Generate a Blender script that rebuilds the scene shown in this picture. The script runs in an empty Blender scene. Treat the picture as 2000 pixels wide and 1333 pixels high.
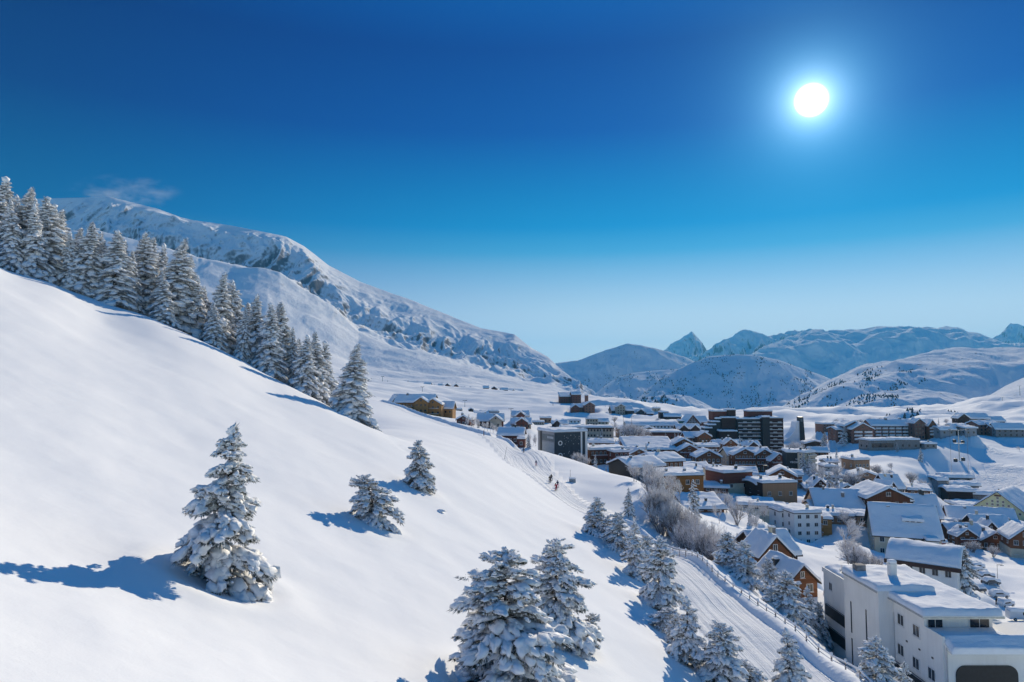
import bpy, bmesh, math, random
import numpy as np
from mathutils import Vector, Matrix
C = bpy.context.scene.collection
R = math.radians
PITCH, F = R(3.6), 2000*24/36.0
CP, SP = math.cos(PITCH), math.sin(PITCH)

# ------------------------------------------------------------------ camera geometry
def AT(px, py):
    """direction of a picture point as (x/Y, z/Y)"""
    u, v = (px-1000)/F, (666.5-py)/F
    fy = CP-v*SP
    return u/fy, (SP+v*CP)/fy
def P(px, py, Y):
    a, t = AT(px, py)
    return Vector((a*Y, Y, t*Y))

# ------------------------------------------------------------------ object helpers
def tag(o, label=None, cat=None, group=None, kind=None):
    if label: o['label'] = label
    if cat: o['category'] = cat
    if group: o['group'] = group
    if kind: o['kind'] = kind
    return o
def empty(name, loc, label, cat, group=None, rz=0):
    o = bpy.data.objects.new(name, None); C.objects.link(o)
    o.location = loc; o.rotation_euler = (0, 0, rz); o.empty_display_size = 0.5
    return tag(o, label, cat, group)
def link(name, me, parent=None, loc=(0, 0, 0), rz=0):
    o = bpy.data.objects.new(name, me); C.objects.link(o)
    o.parent = parent; o.location = loc; o.rotation_euler = (0, 0, rz)
    return o
def copy_tree(o, parent=None):
    c = o.copy(); C.objects.link(c); c.parent = parent
    for ch in o.children: copy_tree(ch, c)
    return c
def mesh_np(name, v, f, mat, smooth=True, attrs=None):
    v = np.asarray(v, np.float32); f = np.asarray(f, np.int32)
    me = bpy.data.meshes.new(name)
    n, k = f.shape
    me.vertices.add(len(v)); me.vertices.foreach_set('co', v.ravel())
    me.loops.add(n*k); me.loops.foreach_set('vertex_index', f.ravel())
    me.polygons.add(n)
    me.polygons.foreach_set('loop_start', np.arange(0, n*k, k, dtype=np.int32))
    me.polygons.foreach_set('loop_total', np.full(n, k, np.int32))
    me.update(calc_edges=True)
    me.polygons.foreach_set('use_smooth', np.full(n, smooth))
    for an, av in (attrs or {}).items():
        at = me.attributes.new(an, 'FLOAT', 'POINT'); at.data.foreach_set('value', np.asarray(av, np.float32).ravel())
    if mat: me.materials.append(mat)
    me.update()
    return me
def grid_faces(nr, nc):
    i = np.arange(nr-1)[:, None]*nc+np.arange(nc-1)[None, :]
    return np.stack([i, i+1, i+nc+1, i+nc], -1).reshape(-1, 4)
class MB:
    """collects boxes, prisms, tubes into one mesh"""
    def __init__(s): s.v = []; s.f = []
    def add(s, vs, fs):
        n = len(s.v); s.v += [tuple(p) for p in vs]; s.f += [tuple(i+n for i in q) for q in fs]; return s
    def box(s, x0, x1, y0, y1, z0, z1):
        return s.add([(x0,y0,z0),(x1,y0,z0),(x1,y1,z0),(x0,y1,z0),(x0,y0,z1),(x1,y0,z1),(x1,y1,z1),(x0,y1,z1)],
                     [(3,2,1,0),(4,5,6,7),(0,1,5,4),(1,2,6,5),(2,3,7,6),(3,0,4,7)])
    def prism(s, poly, lo, hi, axis):
        """polygon (p,z) extruded along the other ground axis; axis 'x' means p runs along x"""
        n = len(poly)
        mk = (lambda p, q, z: (p, q, z)) if axis == 'x' else (lambda p, q, z: (q, p, z))
        vs = [mk(p, lo, z) for p, z in poly]+[mk(p, hi, z) for p, z in poly]
        fs = [tuple(range(n)), tuple(range(2*n-1, n-1, -1))]+[(i, i+n, (i+1) % n+n, (i+1) % n) for i in range(n)]
        return s.add(vs, fs)
    def cyl(s, p0, p1, r0, r1=None, n=8):
        r1 = r0 if r1 is None else r1
        p0, p1 = Vector(p0), Vector(p1); d = (p1-p0).normalized()
        a = d.orthogonal().normalized(); b = d.cross(a)
        vs = [p0+(a*math.cos(2*math.pi*i/n)+b*math.sin(2*math.pi*i/n))*r0 for i in range(n)]
        vs += [p1+(a*math.cos(2*math.pi*i/n)+b*math.sin(2*math.pi*i/n))*r1 for i in range(n)]
        fs = [(i, (i+1) % n, (i+1) % n+n, i+n) for i in range(n)]+[tuple(range(n-1, -1, -1)), tuple(range(n, 2*n))]
        return s.add(vs, fs)
    def mesh(s, name, mat, smooth=False, bevel=0):
        me = bpy.data.meshes.new(name); me.from_pydata(s.v, [], s.f)
        bm = bmesh.new(); bm.from_mesh(me)
        if bevel: bmesh.ops.bevel(bm, geom=bm.edges[:], offset=bevel, segments=2, affect='EDGES', profile=0.6)
        bmesh.ops.recalc_face_normals(bm, faces=bm.faces); bm.to_mesh(me); bm.free()
        if mat: me.materials.append(mat)
        if smooth: me.polygons.foreach_set('use_smooth', [True]*len(me.polygons))
        me.update(); return me

# ------------------------------------------------------------------ noise
def _perm(seed):
    p = np.random.RandomState(seed).permutation(512); return np.concatenate([p, p])
_G = np.stack([np.cos(np.arange(16)*math.pi/8), np.sin(np.arange(16)*math.pi/8)], -1)
def noise2(x, y, seed=0):
    p = _perm(seed); xi = np.floor(x).astype(int); yi = np.floor(y).astype(int)
    fx, fy = x-xi, y-yi; xi &= 511; yi &= 511
    u, v = fx**3*(fx*(fx*6-15)+10), fy**3*(fy*(fy*6-15)+10)
    def g(i, j, dx, dy):
        h = p[(p[(xi+i) & 511]+((yi+j) & 511)) & 511] % 16
        return _G[h, 0]*dx+_G[h, 1]*dy
    a = g(0,0,fx,fy)*(1-u)+g(1,0,fx-1,fy)*u
    b = g(0,1,fx,fy-1)*(1-u)+g(1,1,fx-1,fy-1)*u
    return (a*(1-v)+b*v)*1.5
def fbm(x, y, oct=5, seed=0, gain=.5, ridged=False):
    s = 0; a = 1.0
    for i in range(oct):
        n = noise2(x*2**i+17.3*i, y*2**i-9.1*i, seed+i)
        s = s+a*((1-2*np.abs(n)) if ridged else n); a *= gain
    return s
def smooth01(x, lo, hi):
    t = np.clip((x-lo)/(hi-lo), 0, 1); return t*t*(3-2*t)

# ------------------------------------------------------------------ materials
M = {}
def newmat(name):
    m = bpy.data.materials.new(name); m.use_nodes = True; nt = m.node_tree
    return m, nt, nt.nodes['Principled BSDF']
def N(nt, typ, **kw):
    n = nt.nodes.new(typ)
    for k, v in kw.items():
        if k in n.inputs.keys(): n.inputs[k].default_value = v
        else: setattr(n, k, v)
    return n
def mixc(nt, fac, a, b):
    m = nt.nodes.new('ShaderNodeMix'); m.data_type = 'RGBA'
    for i, val in ((0, fac), (6, a), (7, b)):
        if hasattr(val, 'is_linked') or hasattr(val, 'links'): nt.links.new(val, m.inputs[i])
        elif i == 0: m.inputs[0].default_value = val
        else: m.inputs[i].default_value = (*val, 1)
    return m.outputs[2]
def ramp(nt, inp, lo, hi, a=0., b=1.):
    r = nt.nodes.new('ShaderNodeMapRange'); r.interpolation_type = 'SMOOTHSTEP'
    nt.links.new(inp, r.inputs[0])
    for i, v in zip((1, 2, 3, 4), (lo, hi, a, b)): r.inputs[i].default_value = v
    return r.outputs[0]
def mth(nt, op, a, b=None, c=None):
    n = nt.nodes.new('ShaderNodeMath'); n.operation = op
    for i, v in enumerate((a, b, c)):
        if v is None: continue
        if hasattr(v, 'links'): nt.links.new(v, n.inputs[i])
        else: n.inputs[i].default_value = v
    return n.outputs[0]
def bump(nt, bs, h, dist, strength=1.0):
    b = N(nt, 'ShaderNodeBump', Strength=strength, Distance=dist); nt.links.new(h, b.inputs['Height'])
    nt.links.new(b.outputs[0], bs.inputs['Normal']); return b
def pos(nt): return N(nt, 'ShaderNodeNewGeometry').outputs['Position']
def objc(nt): return N(nt, 'ShaderNodeTexCoord').outputs['Object']
def noi(nt, vec, scale, detail=4, rough=.55):
    n = N(nt, 'ShaderNodeTexNoise', Scale=scale, Detail=detail, Roughness=rough); nt.links.new(vec, n.inputs['Vector']); return n.outputs[0]
SNOW = (.87, .88, .90)
def snow_mat(name, scale, dist, col=SNOW, detail=5):
    m, nt, bs = newmat(name)
    c = objc(nt)
    n = noi(nt, c, scale, detail); n2 = noi(nt, c, scale*6, 3)
    bump(nt, bs, mth(nt, 'ADD', n, mth(nt, 'MULTIPLY', n2, .25)), dist)
    nt.links.new(mixc(nt, ramp(nt, n, .35, .7), tuple(x*.965 for x in col), col), bs.inputs['Base Color'])
    bs.inputs['Roughness'].default_value = .8; bs.inputs['Specular IOR Level'].default_value = .02
    return m
M['snow_tree'] = snow_mat('snow_on_branches', 5, .05)
M['snow_roof'] = snow_mat('snow_on_roofs', .55, .18)
M['snow_far'] = snow_mat('snow_far', .3, .3)

# the snow sheet of slope and village floor, with the groomed track pressed into it
m, nt, bs = newmat('ground_snow'); M['ground'] = m
p = pos(nt)
mp = N(nt, 'ShaderNodeMapping'); mp.inputs['Scale'].default_value = (.35, .9, .5); mp.inputs['Rotation'].default_value = (0, 0, R(22)); nt.links.new(p, mp.inputs[0])
drift = noi(nt, mp.outputs[0], .22, 4, .5)
fine = noi(nt, p, 1.6, 5, .6); grain = noi(nt, p, 14, 2)
ta = N(nt, 'ShaderNodeAttribute', attribute_name='track_across').outputs['Fac']
ts = N(nt, 'ShaderNodeAttribute', attribute_name='track_along').outputs['Fac']
tm = N(nt, 'ShaderNodeAttribute', attribute_name='track_mask').outputs['Fac']
cm = N(nt, 'ShaderNodeCombineXYZ'); nt.links.new(mth(nt, 'MULTIPLY', ta, 2.6), cm.inputs[0]); nt.links.new(mth(nt, 'MULTIPLY', ts, .035), cm.inputs[1])
groove = noi(nt, cm.outputs[0], 1.0, 6, .7)
lumps = noi(nt, p, 1.1, 4, .65)
cm2 = N(nt, 'ShaderNodeCombineXYZ'); nt.links.new(mth(nt, 'MULTIPLY', ta, .75), cm2.inputs[0]); nt.links.new(mth(nt, 'MULTIPLY', ts, .018), cm2.inputs[1])
lanes = noi(nt, cm2.outputs[0], 1.0, 3, .6)
h = mth(nt, 'ADD', mth(nt, 'MULTIPLY', drift, .055), mth(nt, 'ADD', mth(nt, 'MULTIPLY', fine, .018), mth(nt, 'MULTIPLY', grain, .004)))
ht = mth(nt, 'MULTIPLY', mth(nt, 'ADD', mth(nt, 'ADD', mth(nt, 'MULTIPLY', groove, .24), mth(nt, 'MULTIPLY', lanes, .8)), mth(nt, 'MULTIPLY', lumps, .13)), tm)
um = N(nt, 'ShaderNodeAttribute', attribute_name='churned').outputs['Fac']
hv = mth(nt, 'MULTIPLY', mth(nt, 'ADD', mth(nt, 'MULTIPLY', noi(nt, p, .35, 5, .6), 1.3), mth(nt, 'MULTIPLY', lumps, .3)), um)
bump(nt, bs, mth(nt, 'ADD', mth(nt, 'ADD', h, ht), hv), 1.0)
cc = mixc(nt, mth(nt, 'MULTIPLY', tm, ramp(nt, groove, .35, .65)), SNOW, (.83, .845, .87))
nt.links.new(cc, bs.inputs['Base Color']); bs.inputs['Roughness'].default_value = .8; bs.inputs['Specular IOR Level'].default_value = .02

def mountain_mat(name, rock_lo, rock_hi, nscale, rock=(.075, .075, .085), bd=6., brush=0., zs=1.):
    m, nt, bs = newmat(name)
    p = pos(nt); g = N(nt, 'ShaderNodeNewGeometry')
    sx = N(nt, 'ShaderNodeSeparateXYZ'); nt.links.new(g.outputs['Normal'], sx.inputs[0])
    mz = N(nt, 'ShaderNodeMapping'); mz.inputs['Scale'].default_value = (1, .7, zs); nt.links.new(p, mz.inputs[0])
    n1 = noi(nt, mz.outputs[0], nscale, 8, .66); n2 = noi(nt, mz.outputs[0], nscale*5, 6, .72)
    steep = mth(nt, 'SUBTRACT', 1.0, sx.outputs[2])
    k = mth(nt, 'ADD', steep, mth(nt, 'ADD', mth(nt, 'MULTIPLY', mth(nt, 'SUBTRACT', n1, .5), .55), mth(nt, 'MULTIPLY', mth(nt, 'SUBTRACT', n2, .5), .5)))
    fac = ramp(nt, k, rock_lo, rock_hi)
    col = mixc(nt, fac, SNOW, rock)
    if brush:
        vo = N(nt, 'ShaderNodeTexVoronoi', Scale=.045); nt.links.new(p, vo.inputs['Vector'])
        patch = ramp(nt, noi(nt, p, nscale*.8, 4), .48, .62)
        col = mixc(nt, mth(nt, 'MULTIPLY', mth(nt, 'MULTIPLY', ramp(nt, vo.outputs['Distance'], .22, .1), patch), brush), col, (.06, .07, .07))
    nt.links.new(col, bs.inputs['Base Color']); bs.inputs['Roughness'].default_value = .8; bs.inputs['Specular IOR Level'].default_value = .0
    bump(nt, bs, mth(nt, 'ADD', n1, mth(nt, 'MULTIPLY', n2, .3)), bd)
    return m
M['mtn_left'] = mountain_mat('mountain_left', .235, .54, .016, rock=(.16,.16,.175), bd=4, zs=.35)
M['hill'] = mountain_mat('hill_snow', .55, .8, .008, bd=10, brush=.75)
M['range'] = mountain_mat('range_rock', .32, .56, .0022, rock=(.12, .125, .14), bd=40)
M['plateau'] = mountain_mat('plateau_snow', .50, .72, .003, bd=30)

def needle_mat(name, lo, hi):
    m, nt, bs = newmat(name); c = objc(nt)
    n = noi(nt, c, 3.0, 4, .7)
    dark = mixc(nt, ramp(nt, noi(nt, c, 1.3, 2), .35, .65), (.022, .034, .026), (.05, .06, .036))
    nt.links.new(mixc(nt, ramp(nt, n, lo, hi), dark, (.50, .52, .55)), bs.inputs['Base Color'])
    bs.inputs['Roughness'].default_value = .75; bs.inputs['Specular IOR Level'].default_value = .2
    return m
M['needles'] = needle_mat('frosted_needles', .41, .63); M['needles_frost'] = needle_mat('heavily_frosted_needles', .31, .53)
def plain(name, col, rough=.6, nscale=3., amt=.25, metal=0., bd=0., spec=.4):
    m, nt, bs = newmat(name); c = objc(nt)
    n = noi(nt, c, nscale, 5, .6)
    nt.links.new(mixc(nt, ramp(nt, n, .3, .7), tuple(x*(1-amt) for x in col), tuple(min(1, x*(1+amt*.5)) for x in col)), bs.inputs['Base Color'])
    bs.inputs['Roughness'].default_value = rough; bs.inputs['Metallic'].default_value = metal; bs.inputs['Specular IOR Level'].default_value = spec
    if bd: bump(nt, bs, n, bd)
    return m
def wood(name, col, vertical=False, plank=.22, amt=.5):
    m, nt, bs = newmat(name); c = objc(nt)
    s = N(nt, 'ShaderNodeSeparateXYZ'); nt.links.new(c, s.inputs[0])
    ax = mth(nt, 'ADD', s.outputs[0], s.outputs[1]) if vertical else s.outputs[2]
    fr = mth(nt, 'FRACT', mth(nt, 'DIVIDE', ax, plank))
    gap = mth(nt, 'MULTIPLY', ramp(nt, fr, .0, .1), ramp(nt, fr, 1., .92))
    idx = N(nt, 'ShaderNodeTexWhiteNoise', noise_dimensions='1D'); nt.links.new(mth(nt, 'FLOOR', mth(nt, 'DIVIDE', ax, plank)), idx.inputs['W'])
    n = noi(nt, c, 1.6, 5, .65)
    base = mixc(nt, mth(nt, 'ADD', mth(nt, 'MULTIPLY', idx.outputs[0], .5), mth(nt, 'MULTIPLY', n, .5)), tuple(x*(1-amt) for x in col), col)
    nt.links.new(mixc(nt, gap, tuple(x*.35 for x in col), base), bs.inputs['Base Color'])
    bs.inputs['Roughness'].default_value = .75; bs.inputs['Specular IOR Level'].default_value = .2
    bump(nt, bs, gap, .02)
    return m
M['bark'] = plain('bark', (.07, .05, .04), .9, 6, .5, bd=.02)
M['twig'] = plain('frosted_twigs', (.80, .78, .79), .85, 2., .3)
M['twig_dark'] = plain('bare_twigs', (.30, .26, .25), .85, 2., .5)
M['wood'] = wood('brown_boards', (.27, .115, .055))
M['wood_dark'] = wood('dark_boards', (.085, .048, .037)); M['wood_honey'] = wood('amber_boards', (.36, .16, .05))
M['wood_red'] = wood('red_brown_boards', (.22, .08, .055))
M['wood_orange'] = wood('honey_boards', (.48, .25, .085))
M['wood_tan'] = wood('tan_boards', (.42, .25, .15), True, .35, .25)
M['wood_v'] = wood('upright_boards', (.17, .07, .036), True, .3)
M['brick'] = plain('brown_render', (.24, .12, .085), .8, 2, .3)
m, nt, bs = newmat('white_render'); M['white'] = m
mp = N(nt, 'ShaderNodeMapping'); mp.inputs['Scale'].default_value = (2.2, 2.2, .16); nt.links.new(objc(nt), mp.inputs[0])
st = ramp(nt, noi(nt, mp.outputs[0], 1., 5, .7), .42, .75); bl = ramp(nt, noi(nt, objc(nt), .25, 4), .3, .7)
nt.links.new(mixc(nt, mth(nt, 'MULTIPLY', st, .32), mixc(nt, bl, (.74, .73, .70), (.81, .80, .77)), (.60, .585, .55)), bs.inputs['Base Color']); bs.inputs['Roughness'].default_value = .85
M['cream'] = plain('cream_render', (.60, .53, .40), .8, .5, .15)
M['yellow'] = plain('pale_yellow_render', (.66, .66, .40), .8, .5, .12)
M['beige'] = plain('beige_render', (.47, .40, .31), .8, .6, .18)
M['grey'] = plain('grey_render', (.33, .33, .34), .7, .6, .15)
M['stone'] = plain('grey_stone', (.27, .25, .24), .9, 1.5, .4, bd=.05)
M['black'] = plain('black_cladding', (.012, .014, .018), .5, 2, .3)
M['navy'] = plain('dark_blue_panels', (.018, .035, .055), .45, .8, .3)
M['fascia'] = plain('dark_fascia', (.06, .028, .02), .7, 3, .3)
M['roofslab'] = plain('roof_boards', (.05, .032, .026), .8, 3, .4)
M['glass'] = plain('window_glass', (.02, .026, .034), .12, .4, .5, spec=.6)
M['metal'] = plain('grey_steel', (.42, .43, .44), .4, 2, .2, metal=.6)
M['dark_metal'] = plain('dark_steel', (.05, .055, .06), .5, 2, .3, metal=.3)
M['frame_white'] = plain('white_window_frames', (.72, .71, .69), .6, 2, .1)
M['green'] = plain('green_cladding', (.05, .14, .10), .6, 1, .2)
M['tyre'] = plain('rubber', (.02, .02, .02), .9, 5, .3)
# ------------------------------------------------------------------ village table
# block: (centre px, ground py, width px, wall height px, distance, depth m, yaw deg, roof, rise px, wall material, window rows, window columns, options)
# roofs: g gable end to the camera, s eaves to the camera, f flat, m single slope falling to the camera, b barrel
V = []
def H_(name, label, cat, *blocks, group=None): V.append((name, label, cat, blocks, group))
G = 'buildings of the snowy ski resort'
# near rim of the village
H_('lodge', 'honey timber ski lodge with two front gables at the top of the groomed track', 'lodge',
   (808,818,78,32,540,15,-8,'s',14,'wood_orange',3,8,'bal ch'), (822,818,27,32,531,6,-8,'g',9,'wood_orange',3,3,''),
   (866,822,36,24,545,12,-8,'s',12,'wood_orange',2,4,''), (845,822,34,32,533,8,-8,'g',10,'wood_orange',3,3,'bal'), (775,812,20,26,548,14,20,'g',14,'wood_orange',2,2,''))
H_('chalet', 'brown chalet with arched snowy gable just below the honey timber lodge', 'chalet', (905,832,27,12,430,12,-10,'g',7,'wood_red',1,3,'ch'))
H_('chalet', 'wide pale gabled chalet behind the frosted poplar row', 'chalet', (958,838,50,16,455,12,0,'s',12,'wood_red',1,5,''), (968,838,22,17,446,8,0,'g',8,'beige',1,2,''))
H_('chalet', 'upper brown gabled chalet of the two stacked left of the dark blue block', 'chalet', (1017,822,32,9,520,12,0,'s',9,'wood_red',1,4,''), (1017,822,17,10,511,6,0,'g',7,'wood_red',1,2,''))
H_('chalet', 'lower brown gabled chalet of the two stacked left of the dark blue block', 'chalet', (1018,838,38,10,470,12,0,'s',10,'beige',1,5,''), (1019,838,24,12,460,6,0,'g',8,'wood_red',1,3,''))
H_('barn', 'long red brown barn with one big shaded snow roof left of the dark blue block', 'barn', (997,868,48,18,330,12,-6,'s',13,'wood_red',1,5,''), (1018,874,14,16,320,6,-6,'f',0,'wood_red',1,1,''))
H_('hut', 'dark flat roofed hut right of the honey timber lodge', 'hut', (894,806,17,6,760,9,0,'f',0,'grey',1,3,''))
H_('hut', 'grey flat roofed lift hut on the white piste above the chalets', 'hut', (964,812,22,8,740,10,0,'f',0,'grey',1,2,''))
H_('hut', 'low snow covered hut with slanting roof beside the grey lift hut', 'hut', (941,812,26,4,735,10,10,'m',4,'wood_red',1,2,''))
H_('shed', 'tiny snow buried shed in front of the hamlet pistes', 'shed', (920,805,10,4,790,8,0,'g',3,'wood_dark',1,1,''))
for i, (x, y, w, h) in enumerate([(834,757,14,5),(851,763,11,5),(860,758,8,4),(874,757,9,4),(881,764,12,5),(891,758,8,4),(901,765,12,5),(919,765,13,5),(949,764,11,6),(965,763,10,4),(985,767,14,5),(1003,768,9,3),(1016,769,9,3)]):
    H_('cabin', 'small dark cabin of the far hamlet under the white mountain', 'cabin', (x,y,w,h,1300,9,(-12,8,0)[i%3],'sg'[i%2],3.5,('wood_dark','wood_red')[i%2],1,2,''), group='cabins of the far hamlet')
H_('apartment_block', 'stepped dark red apartment block highest below the saddle', 'apartment building', (1112,788,36,13,1000,16,5,'m',7,'wood_red',3,7,''), (1126,788,18,17,990,14,5,'s',5,'wood_red',4,3,''), (1146,781,6,8,1010,8,0,'f',0,'brick',1,1,''))
H_('apartment_block', 'red brown apartment block with many gables below the stepped dark red one', 'apartment building', (1140,812,42,16,850,14,5,'s',6,'brick',4,7,''), (1152,812,20,20,840,10,5,'g',6,'brick',4,3,''), (1124,812,14,16,838,10,5,'g',5,'wood_red',3,2,''))
H_('apartment_block', 'beige and dark peaked apartment block beside the small fir clump', 'apartment building', (1216,815,42,13,850,14,8,'s',8,'navy',3,6,''), (1213,815,17,20,840,8,8,'g',5,'beige',4,3,''), (1232,815,14,12,835,8,8,'f',0,'black',3,2,''))
H_('apartment_block', 'dark long chalet block right of the beige peaked block', 'apartment building', (1256,817,32,10,850,12,0,'s',6,'wood_dark',2,6,''), (1252,817,14,12,842,6,0,'g',5,'navy',3,2,''), (1270,817,13,9,838,6,0,'s',4,'wood_red',2,2,''))
H_('apartment_block', 'black terraced building under the ridge road bank', 'apartment building', (1298,818,16,12,800,12,0,'f',0,'wood_dark',3,3,''), (1314,824,32,10,790,12,-8,'s',5,'wood_dark',2,5,''))
H_('chapel', 'triangular glazed hall with lattice window and long blue snow roof', 'hall', (1353,834,34,6,700,12,18,'g',17,'wood_red',2,6,'lat'), (1373,832,22,8,705,10,18,'s',10,'wood_red',1,2,''))
H_('hut', 'dark green cabin beside the triangular glazed hall', 'hut', (1332,834,12,11,700,8,0,'f',0,'green',1,2,''))
H_('sports_hall', 'long low white vaulted hall with ribbed roof', 'sports hall', (1275,838,100,7,620,18,-3,'b',6,'white',1,14,''))
H_('house', 'beige square house behind the long dark office rows', 'house', (1157,832,22,13,650,10,0,'f',0,'beige',2,4,''), (1178,830,22,6,655,9,0,'s',5,'cream',1,3,''))
H_('house', 'tan cube house at the foot of the pistes', 'house', (1066,826,22,9,650,10,0,'f',0,'wood_tan',1,3,''))
H_('hall', 'low wide hall with flat white roof left of the tan cube house', 'hall', (1045,830,36,5,630,12,0,'f',0,'beige',1,8,''))
H_('chalet', 'dark chalet with two small black gables behind the dark blue block', 'chalet', (1094,834,30,6,600,10,0,'s',5,'wood_dark',1,4,''), (1088,834,10,8,594,5,0,'g',4,'wood_dark',1,1,''))
H_('school', 'long two storey building with dark fascia behind the dark blue block', 'school', (1146,856,104,20,480,14,-2,'f',0,'beige',2,16,'fas'))
H_('school', 'long low building with brown fascia and firs along its front', 'school', (1276,862,110,17,500,16,-3,'f',0,'wood_red',1,16,'fas'), (1214,852,14,14,505,12,0,'f',0,'wood_tan',1,1,''), (1268,845,24,5,520,8,0,'g',5,'wood',1,2,''))
# middle of the village
H_('chalet', 'low wood restaurant with flat snow roof right behind the dark blue block', 'restaurant', (1174,876,46,11,335,12,-10,'s',6,'wood',1,7,'bal'))
H_('apartment_block', 'long brown wood lodge with balconies right of the dark blue block', 'lodge', (1190,908,80,29,300,14,12,'f',0,'wood',2,9,'bal'), (1214,908,30,24,292,9,12,'f',0,'wood_red',2,3,'bal'))
H_('chalet', 'small brown gabled chalet peeping between the wood lodge and the dark hotel', 'chalet', (1248,900,34,14,345,10,10,'g',8,'wood',2,3,''))
H_('hall', 'broad hall under one huge shaded snow roof in the village middle', 'hall', (1272,888,96,10,395,22,0,'m',22,'wood_red',1,8,''))
H_('chalet', 'brown chalet with two stepped gables above the broad shaded roofs', 'chalet', (1336,892,46,22,400,12,0,'g',12,'wood',3,5,'bal'), (1347,895,42,14,388,8,0,'g',11,'wood',2,5,'bal'), (1380,890,46,17,405,12,0,'s',5,'wood',2,6,'bal'))
H_('chalet', 'chalet with white porch and brown gable in front of the dark tower block', 'chalet', (1362,864,44,9,470,12,0,'s',10,'wood_red',1,5,''), (1376,864,26,11,462,8,0,'g',8,'wood',1,3,'bal'))
H_('chalet', 'twin gabled dark chalet left of the stepped tower block', 'chalet', (1345,850,44,12,520,10,0,'s',8,'wood_dark',2,5,''), (1336,850,16,12,513,6,0,'g',7,'wood_dark',1,2,''), (1358,850,16,12,513,6,0,'g',7,'wood_dark',1,2,''))
H_('chalet', 'cream and timber chalet with snow hipped roof below the tower block', 'chalet', (1420,890,44,19,430,12,0,'s',9,'cream',2,5,''), (1428,890,24,22,421,8,0,'g',9,'wood',2,3,'bal'))
H_('chalet', 'dark chalet with blue shaded roof under the tower block', 'chalet', (1462,886,46,13,445,12,0,'s',10,'wood_dark',1,5,''), (1472,886,22,13,437,6,0,'g',9,'wood_dark',1,2,''))
H_('hotel', 'large cream hotel with two timber roof gables and balconies', 'hotel', (1466,922,84,32,375,15,0,'s',14,'cream',3,12,'bal'), (1456,922,44,33,367,8,0,'g',11,'wood',3,6,'bal'), (1494,922,34,33,366,8,0,'g',10,'wood',3,4,'bal'), (1522,924,34,24,362,12,8,'g',13,'wood_red',3,4,'bal'))
H_('chalet', 'snow hooded chalet with carved gable in the village middle', 'chalet', (1385,906,46,13,370,12,0,'g',12,'wood',1,5,'bal'))
H_('hotel', 'dark fronted hotel with white lettering and beige balconies', 'hotel', (1556,921,36,36,340,12,-12,'f',0,'black',0,0,'sign'), (1584,919,30,34,338,12,32,'f',0,'cream',4,4,'bal'))
H_('hotel', 'steep roofed dark hotel with black end gable and pale stone panels', 'hotel', (1266,962,78,50,252,14,28,'s',17,'black',0,0,'panels ch'), (1308,935,62,34,268,14,20,'s',14,'wood',2,6,''))
H_('house', 'honey wood house with thick sagging snow roof above the bare thicket', 'house', (1334,978,86,48,235,15,10,'f',0,'wood_honey',2,4,'ch ch2'), (1298,968,20,40,238,9,10,'f',0,'white',2,1,''))
H_('garage_roof', 'low shed under a tilted sheet of shaded snow behind the thicket', 'shed', (1378,1000,72,7,215,12,0,'m',26,'wood',1,4,''))
H_('hall', 'long low house with wavy snow roof behind the honey wood house', 'house', (1368,930,52,8,322,14,0,'m',16,'wood_red',1,4,''), (1430,938,92,12,318,15,-14,'s',13,'wood',1,8,'ch'))
H_('house', 'small cream tower house in front of the wavy snow roof', 'house', (1402,946,26,28,290,9,6,'f',0,'cream',1,2,''), (1430,950,36,17,295,10,0,'f',0,'white',1,3,''))
H_('house', 'two tone house with purple brown upper floor and cream base', 'house', (1442,964,64,40,270,12,18,'f',0,'cream',1,2,'cap'))
H_('house', 'modern tan plank house with dark end wall', 'house', (1524,978,72,34,258,12,10,'f',0,'wood_tan',1,3,'dk'), (1500,972,46,26,262,9,10,'b',5,'wood_dark',1,2,''))
H_('chalet', 'brown chalet with stepped slanting snow roofs left of the village firs', 'chalet', (1528,950,50,20,300,12,-18,'g',14,'wood',2,4,'bal'), (1556,948,22,20,302,9,-18,'s',8,'white',3,2,'bal'))
H_('house', 'low cream house under long drifted snow roof behind the white flats', 'house', (1478,998,70,10,240,14,-16,'f',0,'cream',1,3,''))
H_('apartment_block', 'white four storey flats with thick snow cap and plain square windows', 'apartment building', (1579,1066,54,62,225,13,6,'f',0,'white',4,3,'balr'), (1545,1050,44,50,232,12,6,'f',0,'white',3,3,''))
H_('house', 'orange and beige bungalow with long snow roof right of the white flats', 'house', (1632,1024,60,17,235,12,-10,'s',10,'wood_tan',1,4,''), (1612,1030,24,16,228,9,-10,'s',8,'wood_orange',1,1,''))
H_('cabin', 'timber chalet with steep snow roof and balcony gable beside the piste fence', 'chalet', (1522,1108,78,26,150,11,10,'s',44,'wood_dark',1,3,''), (1515,1104,68,20,143,7,10,'g',34,'wood',1,2,'bal'))
H_('cabin', 'smaller timber chalet with overhanging snow roof next to the white building', 'chalet', (1568,1166,64,30,121,9,12,'g',30,'wood',1,2,'bal'))
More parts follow.
